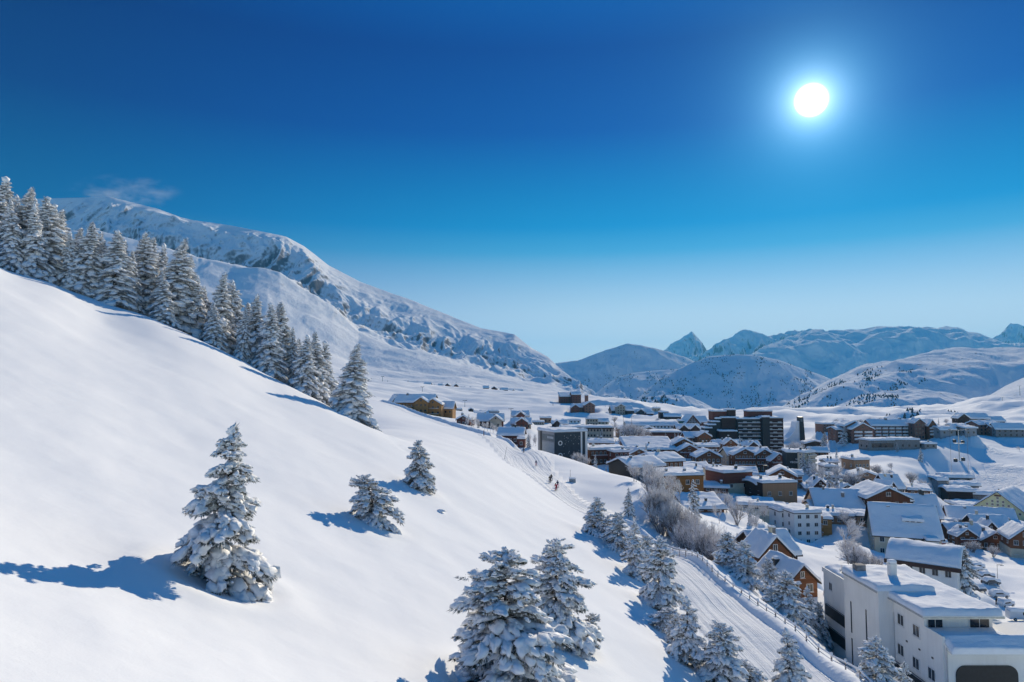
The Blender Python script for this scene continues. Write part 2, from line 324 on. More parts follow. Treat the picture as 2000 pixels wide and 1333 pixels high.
# right side
H_('lodge', 'dark low lodge with flat brim of snow beside the leaning tower', 'lodge', (1592,876,36,9,560,12,-8,'g',5,'wood_dark',1,5,''))
H_('apartment_block', 'red brick apartment chalet with stepped white gables', 'apartment building', (1651,861,34,21,525,14,0,'s',5,'brick',3,4,'bal'), (1686,866,42,27,515,12,0,'g',11,'brick',4,5,'bal'), (1670,863,38,30,522,14,0,'g',9,'brick',3,4,''))
H_('apartment_block', 'long brick and timber residence with row of chimneys', 'apartment building', (1768,858,128,26,545,16,0,'s',11,'brick',4,18,'bal ch ch2 ch3'), (1797,858,20,31,536,8,0,'g',8,'brick',4,3,''), (1822,856,16,24,534,9,0,'g',11,'wood',4,2,'bal'), (1720,854,22,20,548,12,0,'s',6,'brick',3,3,''))
H_('apartment_block', 'plain brick flat roofed block behind the stepped white gables', 'apartment building', (1622,843,32,14,650,12,10,'f',0,'brick',3,5,''), (1644,841,30,13,655,12,10,'f',0,'brick',3,4,''))
H_('school', 'curved grey stone pavilion with long snow roof', 'pavilion', (1724,880,54,19,470,12,6,'f',0,'stone',1,4,'lat2'), (1770,878,50,18,470,12,-8,'f',0,'stone',1,4,''))
H_('shed', 'small stone shed with snow dome beside the grey pavilion', 'shed', (1818,876,24,8,465,8,0,'f',0,'stone',1,2,''))
H_('house', 'black timbered house with broad snow roof highest on the right', 'house', (1905,834,54,16,620,14,-5,'s',9,'wood_dark',3,6,'bal'), (1883,834,20,17,610,9,-5,'g',8,'wood_dark',2,2,''), (1945,832,34,9,630,12,-5,'s',8,'wood_dark',1,4,''))
H_('apartment_block', 'brown grey residence with slanting snow roofs at the right edge', 'apartment building', (1932,850,42,20,590,14,8,'s',7,'brick',3,5,''), (1975,854,52,15,570,14,-12,'s',11,'stone',2,5,''), (1950,852,22,17,578,9,-12,'m',7,'brick',3,2,''))
H_('lift_station', 'arched lift station with drive wheel housing between the residences', 'lift station', (1852,850,30,10,525,12,0,'b',5,'grey',1,2,''), (1897,851,22,14,520,10,0,'m',4,'grey',1,2,''), (1876,846,26,12,530,10,0,'b',4,'dark_metal',1,2,''))
H_('house', 'flat roofed tan cube house above the frosted bushes', 'house', (1684,918,34,19,360,10,12,'f',0,'wood_tan',1,4,''))
H_('chalet', 'tan wood chalet with rounded snow hood and long balcony', 'chalet', (1694,958,48,26,318,12,-14,'g',9,'wood_tan',2,4,'bal ch'))
H_('house', 'little black gabled house beside the dark village firs', 'house', (1603,960,26,10,290,10,-8,'g',13,'wood_dark',1,2,''), (1588,962,28,8,293,9,-8,'s',7,'grey',1,2,''))
H_('shed', 'snow heaped shed with low gable above the big blue roof', 'shed', (1655,962,26,7,285,8,0,'g',7,'wood_dark',1,1,''))
H_('shed', 'small flat snow topped hut stacked above the village firs', 'hut', (1624,920,24,8,360,8,0,'f',0,'grey',1,2,''))
H_('shed', 'second snow topped hut with dark spire finial by the street', 'hut', (1626,910,22,7,385,8,0,'s',5,'grey',1,2,''))
H_('house', 'house under one big plain shaded roof in the right village', 'house', (1650,1022,92,16,245,24,-12,'s',50,'beige',1,6,''), (1604,1005,34,14,252,9,-6,'s',12,'cream',1,2,''))
H_('chalet', 'big dark red plank chalet with wide front gable and dormer', 'chalet', (1737,1018,80,44,245,16,-4,'g',19,'wood_v',2,5,'bal'), (1806,1020,56,10,262,16,-16,'s',44,'wood_red',1,4,''), (1776,988,18,8,248,5,10,'f',0,'black',0,0,''))
H_('house', 'white flat roofed house between the dark red chalet and the tan chalet', 'house', (1726,970,50,12,280,12,0,'f',0,'white',1,4,''))
H_('chalet', 'black gabled chalet with tall blue roof behind the white flat house', 'chalet', (1750,966,32,12,300,12,0,'s',26,'wood_dark',1,3,''), (1744,966,22,10,290,8,20,'g',13,'wood_dark',1,2,''))
H_('shed', 'brown barn with tilted snow roof next to the ski slope', 'barn', (1796,972,36,14,300,10,-22,'m',10,'wood',1,3,''))
H_('house', 'huge cream house under a broad blue roof with chimney and dormer', 'house', (1774,1090,112,42,212,18,-20,'s',62,'cream',2,6,'ch dorm'), (1824,1092,20,34,206,6,-20,'f',0,'white',1,1,''))
H_('house', 'white house with curved overhanging snow roof and red eaves', 'house', (1803,1160,112,58,158,12,-38,'b',34,'white',2,5,'fas'), (1861,1160,12,66,162,8,-38,'f',0,'glass',4,1,''))
H_('hotel', 'pale yellow hotel with one enormous gable and small square windows', 'hotel', (1950,1010,96,10,322,26,-50,'g',38,'yellow',0,0,'grid'))
H_('chalet', 'long house under plain shaded roof in front of the yellow hotel', 'house', (1922,1032,112,10,300,14,-20,'s',30,'wood_red',1,8,'ch'))
H_('chalet', 'brown cube chalet with flat snow slab above the parked red car', 'chalet', (1855,1042,40,22,285,10,24,'f',0,'wood',2,4,'bal'), (1846,1046,26,14,278,8,24,'g',6,'wood_red',1,2,''))
H_('chalet', 'dark chalet with steep blue roof and narrow front gable', 'chalet', (1945,1050,62,16,272,12,-6,'s',26,'wood_dark',1,4,''), (1937,1050,30,12,264,6,-6,'g',17,'wood_dark',1,2,'bal'))
H_('chalet', 'nearer brown chalet with snow dormer gable and two log porch posts', 'chalet', (1895,1072,58,24,245,11,-4,'s',24,'wood',2,4,'bal'), (1890,1070,36,22,238,5,-4,'g',13,'wood',2,2,'bal'))
H_('chalet', 'low brown chalet with drooping snow gable at the end of the chalet row', 'chalet', (1945,1076,46,20,240,11,-14,'g',14,'wood',1,4,'bal ch'))
H_('chalet', 'timber chalet cut by the right picture edge with cream base', 'chalet', (2004,1090,48,36,225,11,-20,'g',20,'wood',2,3,'cap2'))
H_('house', 'snow drowned houses along the right picture edge behind the chalets', 'house', (1992,1042,42,12,290,12,0,'s',10,'wood',1,4,''))
H_('house', 'low tan house with round snow roof behind the right edge chalet', 'house', (1990,1062,36,14,262,10,-10,'g',10,'wood',1,3,''))

H_('hut', 'little hut under a white snow dome in front of the broad shaded hall', 'hut', (1282,894,24,6,388,6,0,'f',0,'wood_dark',1,1,''))
H_('chalet', 'small brown chalet squeezed between the tower block and the snow hooded chalet', 'chalet', (1404,908,32,12,398,9,0,'g',9,'wood',1,3,'bal'))
H_('shed', 'long low red shed with sloping snow roof right of the amber house', 'shed', (1398,962,46,9,266,8,-14,'m',8,'wood_red',1,3,''))
H_('house', 'low tan house tucked under the edge of the big plain shaded roof', 'house', (1694,1026,36,17,232,8,-12,'f',0,'wood_tan',1,2,''))
H_('shed', 'white shed with snow ridge left of the lift terrace building', 'shed', (1838,1006,30,8,335,8,0,'s',6,'white',1,2,''))
H_('hut', 'dark flat hut just in front of the lift terrace building', 'hut', (1868,1018,28,7,330,8,0,'f',0,'wood_dark',1,2,''))
H_('garage', 'grey garage with tilted snow roof behind the frosted bushes', 'garage', (1640,940,26,7,330,8,0,'m',4,'grey',1,1,''))
H_('house', 'low brown annex before the netted white hall', 'house', (1222,844,22,7,560,8,0,'s',4,'wood',1,2,''))
H_('house', 'long white low building behind the dark chalet with two black gables', 'house', (1116,827,36,5,650,8,0,'f',0,'white',1,5,''))
H_('house', 'plain beige cube under the snow bank of the ridge road', 'house', (1283,804,14,6,870,8,0,'f',0,'beige',1,2,''))
H_('chalet', 'brown chalet with broad snow roof left of the dark fronted hotel', 'chalet', (1560,962,30,14,305,9,-10,'g',9,'wood_red',1,2,'bal'))
H_('chalet', 'snow roofed chalet between the brown tower front and the brick residence', 'chalet', (1600,892,34,9,480,10,-10,'s',8,'wood',1,3,''))

# ------------------------------------------------------------------ ground control points
CT = []
def cp(px, py, Y, lam=.02): a, t = AT(px, py); CT.append((a, Y, t*Y, lam))
def cw(x, y, z, lam=.02): CT.append((x/y, y, z, lam))
def zc(x):
    if x < 19: return -17.7-.43*x
    if x < 31: return -25.9-.1*(x-19)
    if x < 55: return -27.1-.78*(x-31)
    return -45.8-.06*(x-55)
def zn(x, y): return float(np.interp(y, [7, 15, 23, 32, 45, 62, 78, 108], [7.4, 6.0, 4.4, 2.5, 1.6, .9, .4, 0])*np.interp(x, [8, 22], [1, 0]))
for y in (7, 15, 22, 30, 38, 48, 62, 78, 94, 108):
    for a in (-1.2, -.9, -.6, -.35, -.12, .1, .2, .28, .36, .45, .6, .85, 1.2): cw(a*y, y, zc(a*y)+zn(a*y, y), .004)
for px, py, Y in ((-150,440,110),(0,525,114),(90,548,119),(180,580,126),(280,615,128),(370,655,130),(470,703,128),(560,750,125),(640,793,121),(720,835,116),
                  (800,870,116),(900,890,132),(1000,920,150),(1080,1000,118)): cp(px, py, Y, .004)
for px, py in ((-150,440),(0,525),(180,580),(370,655),(560,750),(640,793)):
    cp(px, py+9, 138); cp(px, py+40, 165); cp(px, py+75, 220)
for px, py, Y in ((720,850,150),(720,838,200),(730,812,300),(735,782,520),(780,795,465),(800,806,440),(800,822,300),(870,832,370),(890,826,420),(950,850,330),(950,880,230),(1000,866,300),
                  (1000,888,256),(1050,878,262),(1100,893,245),(1150,908,232),(1240,935,190),(1310,973,165),(1085,958,155),(1040,915,205),(1130,985,150),(1180,1010,135),(1240,1050,118),
                  (1310,1122,97),(1400,1135,96),(1560,1250,75),(1680,1333,64.6),(1600,1333,63.6),(1265,1000,150),(1340,1090,135),(1050,892,288),(1100,906,284),(1150,918,275),(1200,930,240),(1240,950,222),(1310,990,192),(1010,880,300),(1120,915,300)): cp(px, py, Y, .0008)
for px, py, Y in ((560,775,520),(370,735,520),(0,650,520),(-200,600,520),(0,640,1200),(370,715,1200),(600,742,1200),(760,748,1150),(900,750,1400),(800,748,1350),(700,752,1000),(790,775,800),(900,772,1050),(900,800,800),
                  (1000,780,1000),(950,825,520),(1000,835,540),(1050,803,850),(1100,770,1350),(1150,778,1150),(1190,790,1000),(1260,798,980),(1340,812,980),(1240,806,900),(1200,833,620),(1250,852,520),(1330,872,440),(1330,862,480),
                  (1400,898,430),(1450,890,560),(1500,815,900),(1560,865,640),(1555,812,950),(1600,815,900),(1700,822,860),(1800,812,900),(1740,862,520),(1700,902,430),(1690,935,370),(1640,872,540),(1780,884,465),(1740,925,380),(1770,950,330),
                  (1830,900,455),(1820,925,410),(1873,896,470),(1930,890,480),(1990,890,480),(1880,938,446),(1840,942,430),(1930,940,440),(1990,950,420),(1890,975,385),(1840,985,350),(1960,1000,350),
                  (1960,868,570),(2000,850,640),(1960,800,900),(1990,780,1150),(1930,1118,190),(1980,1225,140),(1950,1172,176),(1900,1110,200),(1600,1230,121),(1640,1300,112),(2100,1200,150),(2200,1000,300),(2200,850,600)): cp(px, py, Y)
for a in (-1.3, -.7, -.3, 0, .15, .3, .5, .75, 1.3):
    cw(a*2100, 2100, {-1.3: 140, -.7: 120, -.3: 20, 0: -60, .15: -110}.get(a, -120))
for a in (.9, 1.3): cw(a*400, 400, -55); cw(a*200, 200, -50); cw(a*1000, 1000, -20)
for a in (-1.3, -1.0): cw(a*300, 300, 70); cw(a*130, 130, 30); cw(a*800, 800, 90)
for nm, lb, ct, bl, g in V:
    b = bl[0]; a, t = AT(b[0], b[1]); CT.append((a, b[4], t*b[4]-.3, .08))
CT = np.array(CT)
LS = 1.15
def UV(a, y): return np.stack([np.asarray(a, float)*3.0, np.log(np.asarray(y, float))*LS], -1)
def tps_k(A, B):
    d2 = ((A[:, None, :]-B[None, :, :])**2).sum(-1)+1e-12
    return .5*d2*np.log(d2)
_U = UV(CT[:, 0], CT[:, 1]); _n = len(_U)
_K = tps_k(_U, _U)+np.diag(CT[:, 3])
_Q = np.concatenate([np.ones((_n, 1)), _U], 1)
_A = np.block([[_K, _Q], [_Q.T, np.zeros((3, 3))]])
_W = np.linalg.solve(_A, np.concatenate([CT[:, 2]/(CT[:, 1]+30), np.zeros(3)]))
def ground(x, y):
    x = np.atleast_1d(np.asarray(x, float)); y = np.atleast_1d(np.asarray(y, float)); sh = x.shape
    x = x.ravel(); y = y.ravel(); out = np.empty(len(x))
    for i in range(0, len(x), 20000):
        s = slice(i, i+20000); u = UV(x[s]/y[s], y[s])
        out[s] = (tps_k(u, _U)@_W[:_n]+np.concatenate([np.ones((len(u), 1)), u], 1)@_W[_n:])*(y[s]+30)
    return out.reshape(sh)

# groomed track and its line along the slope
TRK = np.array([(23.2,44),(24,52),(25,62),(24.4,80),(24.3,97),(23.6,112),(20.5,128),(15,145),(10.5,156),(7,178),(5,210),(3.5,240),(0,268),(-7,300),(-16,335),(-32,375),(-50,412),(-72,455),(-95,500),(-112,530)], float)
def resample(pl, step=1.5):
    out = [pl[0]]
    for i in range(len(pl)-1):
        p0, p1, p2, p3 = pl[max(i-1, 0)], pl[i], pl[i+1], pl[min(i+2, len(pl)-1)]
        n = max(2, int(np.linalg.norm(p2-p1)/step))
        for k in range(1, n+1):
            t = k/n; out.append(.5*((2*p1)+(-p0+p2)*t+(2*p0-5*p1+4*p2-p3)*t*t+(-p0+3*p1-3*p2+p3)*t**3))
    return np.array(out)
TR = resample(TRK); TRS = np.concatenate([[0], np.cumsum(np.linalg.norm(np.diff(TR, axis=0), axis=1))])
TT = np.gradient(TR, axis=0); TT /= np.linalg.norm(TT, axis=1)[:, None]
def track_coords(x, y):
    P_ = np.stack([x, y], -1); d = np.full(len(x), 1e9); s = np.zeros(len(x)); c = np.zeros(len(x))
    for i in range(0, len(x), 20000):
        q = P_[i:i+20000]; D = ((q[:, None, :]-TR[None])**2).sum(-1); j = D.argmin(1); r = q-TR[j]
        c[i:i+20000] = r[:, 0]*TT[j, 1]-r[:, 1]*TT[j, 0]; s[i:i+20000] = TRS[j]+(r*TT[j]).sum(1); d[i:i+20000] = np.sqrt(D.min(1))
    return d, s, c
def track_half(y): return np.interp(y, [40, 64, 97, 125, 150, 190, 230, 280, 400], [5.2, 5.0, 4.2, 4.0, 4.4, 6.0, 8.5, 7.5, 6])
def detail(x, y):
    """small relief on top of the smooth sheet"""
    near = smooth01(y, 700, 100)
    vil = smooth01(x-.12*y, 5, 40)*smooth01(y, 90, 150)
    z = .26*fbm(x*.055+y*.02, y*.045, 3, 3)*near+.05*fbm(x*.3, y*.22, 3, 9)*smooth01(y, 160, 60)
    z = z+vil*(.8*fbm(x*.045, y*.045, 4, 5)+.0035*(y-90).clip(0)*fbm(x*.012, y*.012, 4, 7))
    far = smooth01(y, 560, 900)*smooth01(y, 2050, 1500)
    z = z+far*((5.5+5*smooth01(x, 100, 500))*fbm(x*.006, y*.009, 5, 15, .5)+3*np.abs(fbm(x*.013, y*.02, 3, 19)))
    return z, vil
def full_ground(x, y):
    x = np.atleast_1d(np.asarray(x, float)); y = np.atleast_1d(np.asarray(y, float))
    z = ground(x, y); dz, vil = detail(x, y); z = z+dz; sh = z.shape; zf = z.ravel(); xf, yf = x.ravel(), y.ravel()
    for i in range(0, len(zf), 30000):
        q = slice(i, i+30000)
        d = np.sqrt((xf[q, None]-PADS[None, :, 0])**2+(yf[q, None]-PADS[None, :, 1])**2)/PADS[None, :, 3]
        w = smooth01(d, 1.55, .9); ws = (w*w).sum(1); k = w.max(1)
        zf[q] = np.where(ws > 1e-6, zf[q]*(1-k)+k*(w*w*PADS[None, :, 2]).sum(1)/np.maximum(ws, 1e-6), zf[q])
    return zf.reshape(sh)
PADS = []
for nm, lb, ct, bl, g in V:
    for b in bl[:2]:
        p_ = P(b[0], b[1], b[4]); yw_ = R(b[6]); PADS.append((p_.x-math.sin(yw_)*b[5]*.35, p_.y+math.cos(yw_)*b[5]*.35, p_.z-.2, .5*max(b[2]*b[4]/F, b[5])+2.5))
for px_, py_, Y_, r_ in ((1118,912,290,13),(1450,893,564,22),(1500,893,560,22),(1563,862,640,16),(1885,985,386,16),(1925,985,392,16),(1905,998,368,14)):
    p_ = P(px_, py_, Y_); PADS.append((p_.x, p_.y, p_.z-.2, r_))
PADS = np.array(PADS)
def gz(x, y): return float(full_ground(x, y)[0])
def hit(px, py, Y0=10., Y1=1500.):
    """where the sight line through a picture point meets the ground"""
    a, t = AT(px, py); Y = np.exp(np.linspace(math.log(Y0), math.log(Y1), 1500))
    d = full_ground(a*Y, Y)-t*Y; k = np.argmax(d > 0)
    Yh = Y[k] if d[k] > 0 else Y1
    return Vector((a*Yh, Yh, gz(a*Yh, Yh)))

WELLS = []
def build_ground():
    na, ny = 460, 560
    aa = np.linspace(-1.35, 1.35, na); yy = np.exp(np.linspace(math.log(5.5), math.log(2100), ny))
    A, Y = np.meshgrid(aa, yy); x = (A*Y).ravel(); y = Y.ravel()
    z = full_ground(x, y); _, vil = detail(x, y)
    d, s, c = track_coords(x, y); hw = track_half(y)
    mask = smooth01(d, hw*1.08, hw*.92)*smooth01(s, -30, 0)
    z = z-.14*mask
    for wx, wy, wr in WELLS:
        q = np.sqrt((x-wx)**2+(y-wy)**2)/wr; z = z-.07*wr*np.exp(-(q/.75)**2)+.07*wr*np.exp(-((q-1.25)/.4)**2)
    ol = resample(np.array([tuple(hit(a_, b_))[:2] for a_, b_ in ((700,822),(760,852),(830,876),(900,894),(960,908))]), 1.)
    near_ = (np.abs(x) < 90) & (y > 80) & (y < 260); qi = np.where(near_)[0]
    dm = np.full(len(x), 9.); dm[qi] = np.sqrt(((np.stack([x[qi], y[qi]], -1)[:, None, :]-ol[None])**2).sum(-1)).min(1)
    z = z-.22*np.exp(-(dm/.55)**2)+.08*np.exp(-((dm-1.2)/.5)**2)
    ch = smooth01(fbm(x*.02, y*.02, 3, 21), .1, .5)*smooth01(y, 250, 330)*smooth01(y, 700, 500)*smooth01(x/y, .36, .5)
    f = grid_faces(ny, na)[:, ::1]
    me = mesh_np('ground', np.stack([x, y, z], -1), f, M['ground'], True, {'track_across': c, 'track_along': s, 'track_mask': mask, 'churned': ch})
    o = link('ground', me); tag(o, 'snow covered slope and village floor', None, kind='structure')

# snow bank thrown up along the far edge of the track and along the ridge road
def bank(name, pts, w, h, label):
    pts = resample(np.array(pts, float), 4); t = np.gradient(pts, axis=0); t /= np.linalg.norm(t, axis=1)[:, None]
    n = np.stack([t[:, 1], -t[:, 0]], -1); rows = []
    k = np.minimum(1, np.minimum(np.arange(len(pts)), np.arange(len(pts))[::-1])/8.)
    prof = [(-.5, -.5), (-.32, .45), (-.1, .95), (.05, 1), (.3, .8), (.7, .3), (1.3, -.4)]
    for q, hh in prof:
        xy = pts+n*(q*w); z = full_ground(xy[:, 0], xy[:, 1])+hh*h*k*(1+.25*fbm(pts[:, 0]*.15, pts[:, 1]*.15+q*.5, 3, 31))
        rows.append(np.concatenate([xy, z[:, None]], 1))
    v = np.array(rows).reshape(-1, 3)
    o = link(name, mesh_np(name, v, grid_faces(len(prof), len(pts)), M['snow_far'])); tag(o, label, None, kind='structure')
iB = [i for i in range(len(TR)) if 285 < TR[i][1] < 520]
bank('snow_bank', (TR+np.stack([TT[:, 1], -TT[:, 0]], -1)*6.3)[iB], 3.4, 1.5, 'snow bank beside the upper track')
def rd(px, py, Y): a, t = AT(px, py); return (a*Y, Y)
bank('track_bank', (TR+np.stack([TT[:, 1], -TT[:, 0]], -1)*(track_half(TR[:, 1])[:, None]*1.12))[[i for i in range(len(TR)) if 46 < TR[i][1] < 140]], 2.2, .75, 'ploughed snow bank along the fence side of the track')
bank('road_bank', [rd(1130,770,1000), rd(1190,780,1000), rd(1260,791,985), rd(1350,806,970)], 12, 5, 'snow bank of the ridge road')

# ------------------------------------------------------------------ mountains
def mountain(name, label, curves, px0, px1, nc, nr, mat, amp, nsc, seed, ridged=.5, crest=.35, soft=2, amps=None, ridge=None):
    """curves: near to far, each (list of (px, py, Y)); relief is real height"""
    px = np.linspace(px0, px1, nc); cs = []
    for c in curves:
        c = np.array(c, float)
        X = np.interp(px, c[:, 0], c[:, 1]), np.interp(px, c[:, 0], c[:, 2])
        ker = np.array([1, 2, 3, 2, 1.])/9
        at = np.array([AT(p, q) for p, q in zip(px, X[0])]); cs.append((at[:, 0], at[:, 1]*X[1], X[1]))
    a = (px-1000)/F/CP
    Ys = np.array([c[2] for c in cs]); Zs = np.array([c[1] for c in cs])
    last = Ys[-1]; Ys = np.vstack([Ys, last*1.22]); Zs = np.vstack([Zs, Zs[-1]-last*.16])
    t = np.linspace(0, len(Ys)-1, nr); k = np.minimum(t.astype(int), len(Ys)-2); f = (t-k)[:, None]
    Y = Ys[k]*(1-f)+Ys[k+1]*f; Z = Zs[k]*(1-f)+Zs[k+1]*f
    for _ in range(soft):
        for Q in (Y, Z): Q[1:-1] = (Q[:-2]+2*Q[1:-1]+Q[2:])/4
    X = a[None, :]*Y
    wx = X+fbm(X*nsc*.6, Y*nsc*.6, 3, seed+80)*.25/nsc
    n1 = fbm(wx*nsc, Y*nsc, 6, seed, .42); n2 = fbm(wx*nsc*1.7+3, Y*nsc*.6, 6, seed+40, .48, True)-.6
    tl = np.arange(len(Ys)); al = np.array(list(amps)+[amps[-1]]) if amps is not None else np.array([0]+[amp]*(len(Ys)-1))
    rl = np.array(list(ridge)+[ridge[-1]]) if ridge is not None else np.full(len(Ys), ridged)
    A_ = np.interp(t, tl, al)[:, None]; R_ = np.interp(t, tl, rl)[:, None]
    top = 1-(1-crest)*np.exp(-((t-(len(curves)-1))/.22)**2)[:, None]
    Z = Z+A_*top*((1-R_)*n1+R_*n2)
    me = mesh_np(name, np.stack([X, Y, Z], -1).reshape(-1, 3), grid_faces(nr, nc), M[mat])
    o = link(name, me); tag(o, label, None, kind='structure'); return np.stack([X, Y, Z], -1)
SKY = [(-300,392,2900),(0,390,2850),(95,387,2800),(150,386,2800),(205,385,2800),(245,395,2780),(300,408,2760),(345,424,2750),(370,430,2750),(385,432,2750),(450,441,2750),(520,455,2750),(555,463,2800),(590,481,2850),(640,518,2850),(700,549,2850),(760,571,2850),(800,584,2820),(860,609,2780),(900,625,2740),(940,641,2700),(985,649,2650),(1005,653,2600),(1040,681,2500),(1070,697,2400),(1090,716,2300),(1120,742,2100),(1160,770,2000),(1200,790,1950)]
UP = [(-300,420,2700),(95,410,2680),(205,402,2690),(300,422,2650),(450,458,2640),(520,470,2640),(560,480,2660),(600,508,2600),(640,553,2540),(700,598,2480),(760,626,2440),(800,640,2420),(860,655,2420),(900,668,2420),(985,680,2380),(1040,703,2300),(1090,730,2180),(1130,752,2000),(1200,792,1900)]
FT = [(-300,480,2400),(95,475,2400),(190,470,2400),(300,500,2420),(450,530,2440),(540,545,2440),(600,578,2400),(650,608,2340),(700,642,2280),(750,660,2260),(830,680,2260),(900,702,2250),(980,724,2200),(1060,745,2100),(1130,766,1900),(1200,796,1850)]
R2 = [(-300,440,2000),(95,448,2000),(190,452,2000),(240,465,2020),(350,497,2050),(450,520,2080),(500,525,2090),(545,536,2100),(600,571,2100),(650,602,2090),(700,650,2020),(750,672,1980),(830,694,1960),(900,712,1950),(980,732,1900),(1060,752,1850),(1130,772,1750),(1200,800,1750)]
MD = [(-300,560,1650),(200,560,1700),(350,585,1720),(450,615,1720),(520,640,1680),(600,672,1700),(700,711,1720),(800,729,1700),(900,737,1680),(1000,751,1620),(1120,768,1560),(1200,800,1550)]
BS = [(-300,640,1250),(200,690,1200),(450,715,1180),(600,722,1350),(700,740,1440),(760,745,1470),(900,747,1480),(1000,760,1460),(1120,775,1440),(1200,806,1440)]
HID = [(x, y+75, Y-250) for x, y, Y in BS]
mountain('mountain', 'long white mountain with rocky upper face', [HID, BS, MD, R2, FT, UP, SKY], -300, 1200, 760, 420, 'mtn_left', 62, .006, 5, .55, .3, 2, amps=(0, 5, 7, 9, 36, 18, 5), ridge=(0, 0, .1, .3, .85, .8, .4))
def hill(name, label, sky, basepy, Yb, ytop, seed, nc=260, nr=120, mat='hill', amp=14, nsc=.006, mids=(), crest=.2, ridged=.35, soft=4):
    px0, px1 = sky[0][0], sky[-1][0]
    s = [(x, y, ytop) for x, y in sky]; b = [(px0, basepy, Yb), (px1, basepy, Yb)]; hd = [(px0, basepy+30, Yb*.93), (px1, basepy+30, Yb*.93)]
    return mountain(name, label, [hd, b, *mids, s], px0, px1, nc, nr, mat, amp, nsc, seed, ridged, crest, soft)
hA = hill('hill', 'broad blue shaded hill beyond the saddle', [(1030,722),(1085,707),(1130,700),(1180,681),(1225,667),(1262,672),(1300,682),(1340,695),(1372,712),(1420,745),(1460,790)], 795, 3550, 4200, 61, amp=22)
hB = hill('hill', 'low shrubby spur between the two shaded hills', [(1140,790),(1180,752),(1210,733),(1240,725),(1300,719),(1350,718),(1400,735),(1440,780)], 800, 2950, 3450, 62)
hC = hill('hill', 'rounded shaded hill with shrubs behind the tower block', [(1230,790),(1290,736),(1340,710),(1385,692),(1440,689),(1480,691),(1520,700),(1560,715),(1600,729),(1640,748),(1680,775),(1720,810)], 806, 2520, 3000, 63, amp=18)
hD = hill('hill', 'small sharp knoll with bright right edge', [(1205,800),(1235,782),(1262,772),(1300,768),(1322,766),(1345,770),(1370,783),(1400,803),(1420,820)], 822, 1700, 1880, 64, 160, 80, amp=9, nsc=.012)
SR = [(1490,822),(1530,797),(1560,775),(1600,752),(1640,733),(1690,715),(1750,701),(1800,689),(1850,684),(1900,682),(1960,680),(2000,678),(2250,672)]
hE = hill('hill', 'large hill with lit crest on the right', SR, 820, 1560, 2500, 65, 420, 200, amp=20, nsc=.0045, crest=.7,
          mids=([(1490,830,1640),(1560,787,1720),(1640,752,1790),(1750,726,1830),(1850,718,1840),(2000,714,1850),(2250,707,1850)],))
hF = hill('hill', 'lower lobe of the right hill with sunlit crown', [(1570,830),(1610,806),(1640,788),(1675,771),(1700,766),(1760,762),(1830,764),(1880,775),(1940,800)], 828, 1330, 1600, 66, 240, 120, amp=10, nsc=.009, crest=.9,
          mids=([(1570,832,1380),(1640,800,1405),(1700,783,1420),(1830,778,1425),(1940,806,1420)],))
hG = hill('hill', 'sunlit ski slope rising to the right edge', [(1800,815),(1850,803),(1880,793),(1920,775),(1960,751),(2000,733),(2100,700),(2250,680)], 845, 800, 1400, 67, 240, 120, amp=7, nsc=.006, ridged=.1)
hH = hill('hill', 'small snowy mound behind the brick residence', [(1700,822),(1735,808),(1765,800),(1800,798),(1845,800),(1880,808),(1920,822)], 832, 780, 880, 68, 140, 70, amp=5, nsc=.015)
hill('range', 'jagged far peak between the hills', [(1260,705),(1290,690),(1310,672),(1330,660),(1342,653),(1352,646),(1360,655),(1371,667),(1380,681),(1400,700),(1430,720)], 760, 8600, 9800, 71, 200, 120, 'range', 150, .0022, ridged=.8, crest=.12, soft=1)
hill('range', 'far rocky massif right of the jagged peak', [(1330,715),(1385,679),(1420,661),(1445,648),(1475,647),(1500,658),(1520,652),(1545,650),(1585,642),(1600,650),(1660,660),(1700,700)], 760, 7800, 9000, 72, 260, 120, 'range', 210, .0018, ridged=.75, crest=.25, soft=1)
hill('range', 'long white plateau on the skyline', [(1420,735),(1460,700),(1490,682),(1530,664),(1570,652),(1610,648),(1660,643),(1700,641),(1760,640),(1800,643),(1835,640),(1870,641),(1890,650),(1915,654),(1945,664),(1970,675),(2100,690)], 762, 5400, 7600, 73, 380, 180, 'plateau', 120, .0016, crest=.35, ridged=.4,
     mids=([(1420,742,5700),(1500,700,6000),(1600,678,6200),(1700,668,6300),(1800,664,6300),(1900,672,6200),(1970,685,6000),(2100,700,6000)],), soft=2)
hill('range', 'dark pointed peak at the right edge of the skyline', [(1915,690),(1940,660),(1955,652),(1975,636),(1988,633),(2005,643),(2040,665),(2120,690)], 760, 8200, 9300, 74, 200, 100, 'range', 170, .0018, ridged=.7, crest=.3, soft=1)
